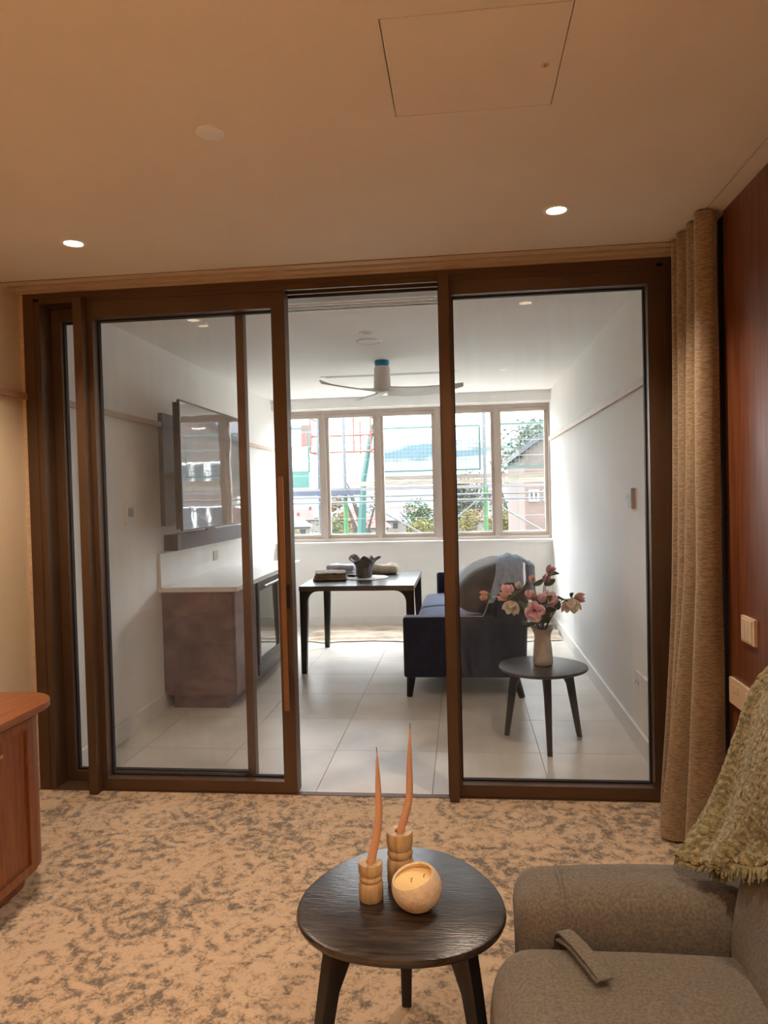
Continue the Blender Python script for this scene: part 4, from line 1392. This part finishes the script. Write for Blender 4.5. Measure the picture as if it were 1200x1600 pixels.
def brick_mat():
    m, t, out = new_mat('pale_pink_brickwork')
    b = t.nodes.new('ShaderNodeBsdfPrincipled')
    b.inputs['Roughness'].default_value = .9
    tc = t.nodes.new('ShaderNodeTexCoord')
    sx = t.nodes.new('ShaderNodeSeparateXYZ')
    cx = t.nodes.new('ShaderNodeCombineXYZ')
    ad = t.nodes.new('ShaderNodeMath')
    t.links.new(tc.outputs['Object'], sx.inputs[0])
    t.links.new(sx.outputs[0], ad.inputs[0])
    t.links.new(sx.outputs[1], ad.inputs[1])
    t.links.new(ad.outputs[0], cx.inputs[0])
    t.links.new(sx.outputs[2], cx.inputs[1])
    br = t.nodes.new('ShaderNodeTexBrick')
    br.inputs['Scale'].default_value = 1
    br.inputs['Brick Width'].default_value = .24
    br.inputs['Row Height'].default_value = .085
    br.inputs['Mortar Size'].default_value = .012
    br.inputs['Color1'].default_value = rgb(158, 122, 108)
    br.inputs['Color2'].default_value = rgb(138, 104, 92)
    br.inputs['Mortar'].default_value = rgb(120, 112, 106)
    t.links.new(cx.outputs[0], br.inputs['Vector'])
    t.links.new(br.outputs['Color'], b.inputs['Base Color'])
    t.links.new(b.outputs[0], out.inputs[0])
    return m
X_['brick'] = brick_mat()

# ground falling away below the building, hazy ridge at the horizon
GZ = -8.0
def ground(u, v):
    y = 11 + 330 * v * v
    x = (u - .5) * (60 + y * 2.2)
    z = GZ + .4 * nz(x * .03, y * .03) 
    return Vector((x, y, z))
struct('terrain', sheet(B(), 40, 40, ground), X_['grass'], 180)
def ridge(u, v):
    x = (u - .5) * 760
    h = 6 + 6 * nz(u * 7, 1.5) + 3 * nz(u * 19, 4)
    return Vector((x, 250 + 90 * v, -8 + (h + 8) * math.sin(v * PI * .8)))
struct('hills', sheet(B(), 80, 10, ridge), X_['hill'], 180)
struct('terrace', bx(-6, 6, 8.32, 10.6, -6.0, 0.45), M_['grout'])

# scaffold across the windows
sc = thing('scaffold', 'steel and timber scaffold with teal mesh guards outside the sunroom windows', 'scaffold', (-.6, 10.0, 0.45))
for x in (-1.632, 0.315):
    p = obj('post', tube(B(), ((x, 9.95, 1.54), (x, 9.95, 3.4)), .024, 10), X_['pole'], sc)
    obj('sleeve', tube(B(), ((x, 9.95, 0.45), (x, 9.95, 1.56)), .032, 10), X_['gpole'], p, label='green painted lower sleeve')
for x in (-2.06, -1.20, 1.75):
    obj('post', tube(B(), ((x, 10.25, 0.45), (x, 10.25, 3.0)), .02, 8), X_['pole'], sc)
def mesh_guard(x0, x1, z0, z1, y=10.02, toe=0.0):
    b = B()
    q = .028
    box(b, x0, x0 + q, y - .015, y + .015, z0, z1)
    box(b, x1 - q, x1, y - .015, y + .015, z0, z1)
    box(b, x0 + q, x1 - q, y - .015, y + .015, z1 - q, z1)
    box(b, x0 + q, x1 - q, y - .015, y + .015, z0, z0 + q)
    g = obj('mesh_guard', b, X_['teal'], sc)
    b = B()
    n = int((x1 - x0) / .052)
    for k in range(1, n):
        x = x0 + (x1 - x0) * k / n
        box(b, x - .003, x + .003, y - .002, y + .002, z0 + q, z1 - q)
    n = int((z1 - z0) / .052)
    for k in range(1, n):
        z = z0 + (z1 - z0) * k / n
        box(b, x0 + q, x1 - q, y + .002, y + .006, z - .003, z + .003)
    o = obj('mesh_wire', b, X_['wire'], g, smooth=0)
    o['kind'] = 'stuff'
    if toe:
        obj('toe_board', bx(x0 + .01, x1 - .01, y - .02, y - .016, z0 - toe, z0 + .01), X_['toe'], g)
mesh_guard(-3.6, -2.14, 1.83, 2.475, toe=.21)
mesh_guard(-1.16, 0.265, 1.80, 2.43)
mesh_guard(0.47, 1.9, 1.82, 2.44)
for (x0, x1, z0, z1, y, m) in ((-1.55, 1.95, 1.62, 1.685, 10.12, 'plank'), (-1.1, 1.95, 1.69, 1.755, 10.14, 'plank'), (-3.6, 1.95, 1.555, 1.60, 9.98, 'greyplank'),
                              (-3.6, -1.42, 1.50, 1.565, 9.93, 'bluebeam')):
    obj('plank', bx(x0, x1, y - .02, y + .02, z0, z1), X_[m], sc)
for z in (1.475, 1.40):
    obj('rail', tube(B(), ((-3.6, 9.9, z), (1.95, 9.9, z)), .014, 8), X_['pole'], sc)
for p0, p1 in (((-1.30, 10.0, 1.36), (-0.40, 10.0, 0.84)), ((-0.30, 10.0, 0.98), (0.31, 10.0, 1.46)), ((0.40, 10.0, 1.36), (1.25, 10.0, 0.85))):
    obj('brace', tube(B(), (p0, p1), .012, 8), X_['pole'], sc)
b = B()
for k in range(8):
    box(b, -3.6, 1.95, 9.2, 9.203, 1.02 + k * .19, 1.026 + k * .19)
wr2 = thing('wire_balustrade', 'thin pale horizontal balustrade wires between windows and scaffold', 'balustrade', (-.8, 9.2, .45))
for k in range(8):
    obj('wire', bx(-3.6, 1.95, 9.2, 9.204, 1.00 + k * .19, 1.005 + k * .19), X_['steelwire'], wr2)
b.free()
for x in (-3.6, 1.93):
    obj('end_post', bx(x, x + .03, 9.19, 9.22, .45, 2.55), X_['steelwire'], wr2)

# boom lift beyond the scaffold
k = 1.5
t = thing('boom_lift', 'orange-red work basket on a teal boom beyond the scaffold', 'lift', (-3.4, 16.5, GZ))
def W(x, z):
    return Vector((x * k, 10 * k, 1.5 + (z - 1.5) * k))
b = B()
for z in (2.60, 2.34, 2.11):
    tube(b, (W(-2.12, z), W(-1.26, z), W(-1.20, z + .05)), .022, 8)
for x in (-2.12, -1.50, -1.26):
    tube(b, (W(x, 2.60), W(x, 2.11)), .020, 8)
    tube(b, (W(x, 2.60) + Vector((0, 1.0, 0)), W(x, 2.11) + Vector((0, 1.0, 0))), .020, 8)
for z in (2.60, 2.11):
    for x in (-2.12, -1.26):
        tube(b, (W(x, z), W(x, z) + Vector((0, 1.0, 0))), .020, 8)
obj('basket', b, X_['orange'], t, smooth=60)
obj('control_box', bx(-3.36, -3.14, 14.9, 15.1, 2.55, 3.0), X_['orange'], t, bevel=.03)
obj('boom', tube(B(), (W(-1.31, 2.55) + Vector((0, 1, 0)), W(-1.48, 1.75) + Vector((0, 1.2, 0)), W(-1.56, 1.0) + Vector((0, 1.5, 0)), (-3.2, 18, GZ + 1.2)), (.055, .065, .10, .2), 4),
    X_['boom'], t, smooth=0)
b = bx(-4.4, -2.0, 16.8, 19.0, GZ + .4, GZ + 1.3)
obj('chassis', b, X_['boom'], t, bevel=.08)
for x in (-4.2, -2.4):
    for y in (16.8, 18.9):
        obj('wheel', tube(B(), ((x, y - .12, GZ + .45), (x, y + .12, GZ + .45)), .45, 16), X_['tyre'], t)

# brick building on the right
t = thing('brick_building', 'pale pink brick gabled building seen through the rightmost window', 'building', (5, 21, GZ))
BX0, BX1, BY0, BY1 = 1.62, 9.4, 19.0, 26.0
obj('wall', prism(B(), [(BX0, GZ), (BX1, GZ), (BX1, 2.5), (5.5, 5.2), (BX0, 2.5)], BY0, BY1, 'y'), X_['brick'], t, smooth=0)
b = B()
prism(b, [(BX0 - .15, 2.42), (5.5, 5.22), (5.5, 5.38), (BX0 - .15, 2.56)], BY0 - .15, BY1 + .1, 'y')
prism(b, [(BX1 + .15, 2.42), (5.5, 5.22), (5.5, 5.38), (BX1 + .15, 2.56)], BY0 - .15, BY1 + .1, 'y')
obj('roof', b, X_['roofgrey'], t, smooth=0)
for (x0, x1, z0, z1) in ((1.72, 1.98, 1.22, 1.52), (2.10, 2.36, 1.22, 1.52), (2.7, 4.1, 1.9, 2.5), (4.7, 6.0, 1.9, 2.5), (2.7, 4.1, .6, 1.3), (4.7, 6.0, .6, 1.3)):
    b = B()
    q = .04
    box(b, x0, x1, 18.96, 19.0, z0, z0 + q)
    box(b, x0, x1, 18.96, 19.0, z1 - q, z1)
    n = max(2, int((x1 - x0) / .5) + 1)
    for i in range(n + 1):
        x = x0 + (x1 - x0 - q) * i / n
        box(b, x, x + q, 18.96, 19.0, z0 + q, z1 - q)
    wf = obj('window', b, M_['white'], t)
    obj('pane', bx(x0, x1, 18.985, 18.999, z0, z1), X_['hglass'], wf)

def house(x, y, w_, d_, h_, roofm, label, rot=0.0):
    z = GZ  + .3
    t = thing('house', label, 'house', (x, y, z))
    obj('wall', bx(x - w_ / 2, x + w_ / 2, y - d_ / 2, y + d_ / 2, z - 1.5, z + h_), X_['hwall'], t)
    b = B()
    e = .5
    lo = [b.verts.new((x + sx * (w_ / 2 + e), y + sy * (d_ / 2 + e), z + h_)) for sx, sy in ((-1, -1), (1, -1), (1, 1), (-1, 1))]
    r1 = b.verts.new((x - w_ * .22, y, z + h_ + d_ * .34))
    r2 = b.verts.new((x + w_ * .22, y, z + h_ + d_ * .34))
    b.faces.new((lo[0], lo[1], r2, r1))
    b.faces.new((lo[1], lo[2], r2))
    b.faces.new((lo[2], lo[3], r1, r2))
    b.faces.new((lo[3], lo[0], r1))
    b.faces.new(lo[::-1])
    rf = obj('roof', b, X_[roofm], t, smooth=0)
    obj('chimney', bx(x + w_ * .2, x + w_ * .2 + .6, y - .3, y + .3, z + h_ + d_ * .15, z + h_ + d_ * .42), X_['roofred'], rf)
    for i in range(3):
        xx = x - w_ / 2 + w_ * (i + .5) / 3
        obj('window', bx(xx - .6, xx + .6, y - d_ / 2 - .05, y - d_ / 2, z + .9, z + h_ - .5), X_['hglass'], t)
    t.rotation_euler.z = rot
for a in ((-18.6, 140, 8, 7, 2.8, 'roofred', 'red tiled house low at the left of the third window', .1), (-15.8, 176, 10, 8, 2.8, 'roofgrey', 'grey roofed house behind the red house in the third window', -.1),
          (-18.0, 204, 12, 8, 3.0, 'roofred', 'furthest red roofed house in the third window', .1), (-8.6, 156, 7, 7, 2.8, 'roofgreen', 'pale green metal-roofed house at the right of the third window', -.15),
          (-37, 150, 9, 7, 2.8, 'roofgrey', 'grey roofed house at the left in the first window', .2), (-43, 190, 10, 8, 3, 'roofred', 'small red roofed house further off at the left', -.2),
          (-26.5, 168, 8, 8, 3.0, 'roofred', 'red roofed house behind the green post in the second window', .1), (2.2, 160, 8, 7, 3.0, 'roofred', 'red roofed house above the parked cars in the fourth window', .1),
          (-30, 215, 11, 8, 3, 'roofgrey', 'most distant grey roofed house in the left windows', 0), (-3.5, 230, 12, 8, 3, 'roofgrey', 'distant grey roofed house in the fourth window', .1)):
    house(*a)
def parked_car(x, y, label, rot):
    z = GZ + .25
    t = thing('car', label, 'car', (x, y, z))
    pr = [(x - 2.1, z + .35), (x + 2.1, z + .35), (x + 2.1, z + .8), (x + 1.3, z + .92), (x + .7, z + 1.4), (x - .9, z + 1.42), (x - 1.6, z + .95), (x - 2.1, z + .85)]
    obj('body', prism(B(), pr, y - .85, y + .85, 'y'), X_['car'], t, bevel=.06)
    obj('side_window', prism(B(), [(x - 1.35, z + .95), (x + 1.1, z + .95), (x + .6, z + 1.33), (x - .85, z + 1.34)], y - .87, y - .845, 'y'), X_['hglass'], t)
    for xx in (x - 1.3, x + 1.3):
        obj('wheel', tube(B(), ((xx, y - .88, z + .33), (xx, y - .6, z + .33)), .33, 16), X_['tyre'], t)
    t.rotation_euler.z = rot
parked_car(-.6, 186, 'white car parked outside, low in the fourth window', .15)
parked_car(4.0, 198, 'second white car parked beyond the first one', .15)
parked_car(-14.5, 128, 'white car parked low at the right of the third window', -.1)

def tree(x, y, z0, h_, wid, m, label, seed, n=1500, ls=.16, blobs=9):
    rnd = random.Random(seed)
    t = thing('tree', label, 'tree', (x, y, z0))
    top = z0 + h_
    b = B()
    tube(b, ((x, y, z0), (x + .1, y, z0 + h_ * .35), (x, y, z0 + h_ * .62)), (.05 * h_ ** .7, .035 * h_ ** .7, .02 * h_ ** .7), 7)
    for q in range(5):
        a = rnd.uniform(0, 6.28)
        tube(b, ((x, y, z0 + h_ * (.35 + .05 * q)), (x + math.cos(a) * wid * .25, y + math.sin(a) * wid * .25, z0 + h_ * (.58 + .05 * q)),
                 (x + math.cos(a) * wid * .4, y + math.sin(a) * wid * .4, z0 + h_ * (.72 + .04 * q))), (.02 * h_ ** .7, .014 * h_ ** .7, .006 * h_ ** .7), 5)
    obj('trunk', b, X_['trunk'], t, smooth=60)
    bl = []
    for q in range(blobs):
        a = rnd.uniform(0, 6.28)
        r = rnd.uniform(0, wid * .33)
        bl.append((Vector((x + math.cos(a) * r, y + math.sin(a) * r, z0 + h_ * rnd.uniform(.42, .85))), wid * rnd.uniform(.16, .26)))
    V, F = [], []
    for q in range(n):
        c, r = rnd.choice(bl)
        d = Vector((rnd.gauss(0, 1), rnd.gauss(0, 1), rnd.gauss(0, 1))).normalized()
        p = c + d * r * rnd.uniform(.55, 1.05)
        u, v = frame_of(Vector((rnd.gauss(0, 1), rnd.gauss(0, 1), rnd.gauss(0, 1) + .6)))
        s = ls * rnd.uniform(.6, 1.3)
        i = len(V)
        L = root_loc(t)
        V += [p - u * s - L, p + v * s * .5 - L, p + u * s - L, p - v * s * .5 - L]
        F.append((i, i + 1, i + 2, i + 3))
    me = bpy.data.meshes.new('foliage')
    me.from_pydata(V, [], F)
    me.materials.append(X_[m])
    o = bpy.data.objects.new('foliage', me)
    COL.objects.link(o)
    o.parent = t
    o['kind'] = 'stuff'
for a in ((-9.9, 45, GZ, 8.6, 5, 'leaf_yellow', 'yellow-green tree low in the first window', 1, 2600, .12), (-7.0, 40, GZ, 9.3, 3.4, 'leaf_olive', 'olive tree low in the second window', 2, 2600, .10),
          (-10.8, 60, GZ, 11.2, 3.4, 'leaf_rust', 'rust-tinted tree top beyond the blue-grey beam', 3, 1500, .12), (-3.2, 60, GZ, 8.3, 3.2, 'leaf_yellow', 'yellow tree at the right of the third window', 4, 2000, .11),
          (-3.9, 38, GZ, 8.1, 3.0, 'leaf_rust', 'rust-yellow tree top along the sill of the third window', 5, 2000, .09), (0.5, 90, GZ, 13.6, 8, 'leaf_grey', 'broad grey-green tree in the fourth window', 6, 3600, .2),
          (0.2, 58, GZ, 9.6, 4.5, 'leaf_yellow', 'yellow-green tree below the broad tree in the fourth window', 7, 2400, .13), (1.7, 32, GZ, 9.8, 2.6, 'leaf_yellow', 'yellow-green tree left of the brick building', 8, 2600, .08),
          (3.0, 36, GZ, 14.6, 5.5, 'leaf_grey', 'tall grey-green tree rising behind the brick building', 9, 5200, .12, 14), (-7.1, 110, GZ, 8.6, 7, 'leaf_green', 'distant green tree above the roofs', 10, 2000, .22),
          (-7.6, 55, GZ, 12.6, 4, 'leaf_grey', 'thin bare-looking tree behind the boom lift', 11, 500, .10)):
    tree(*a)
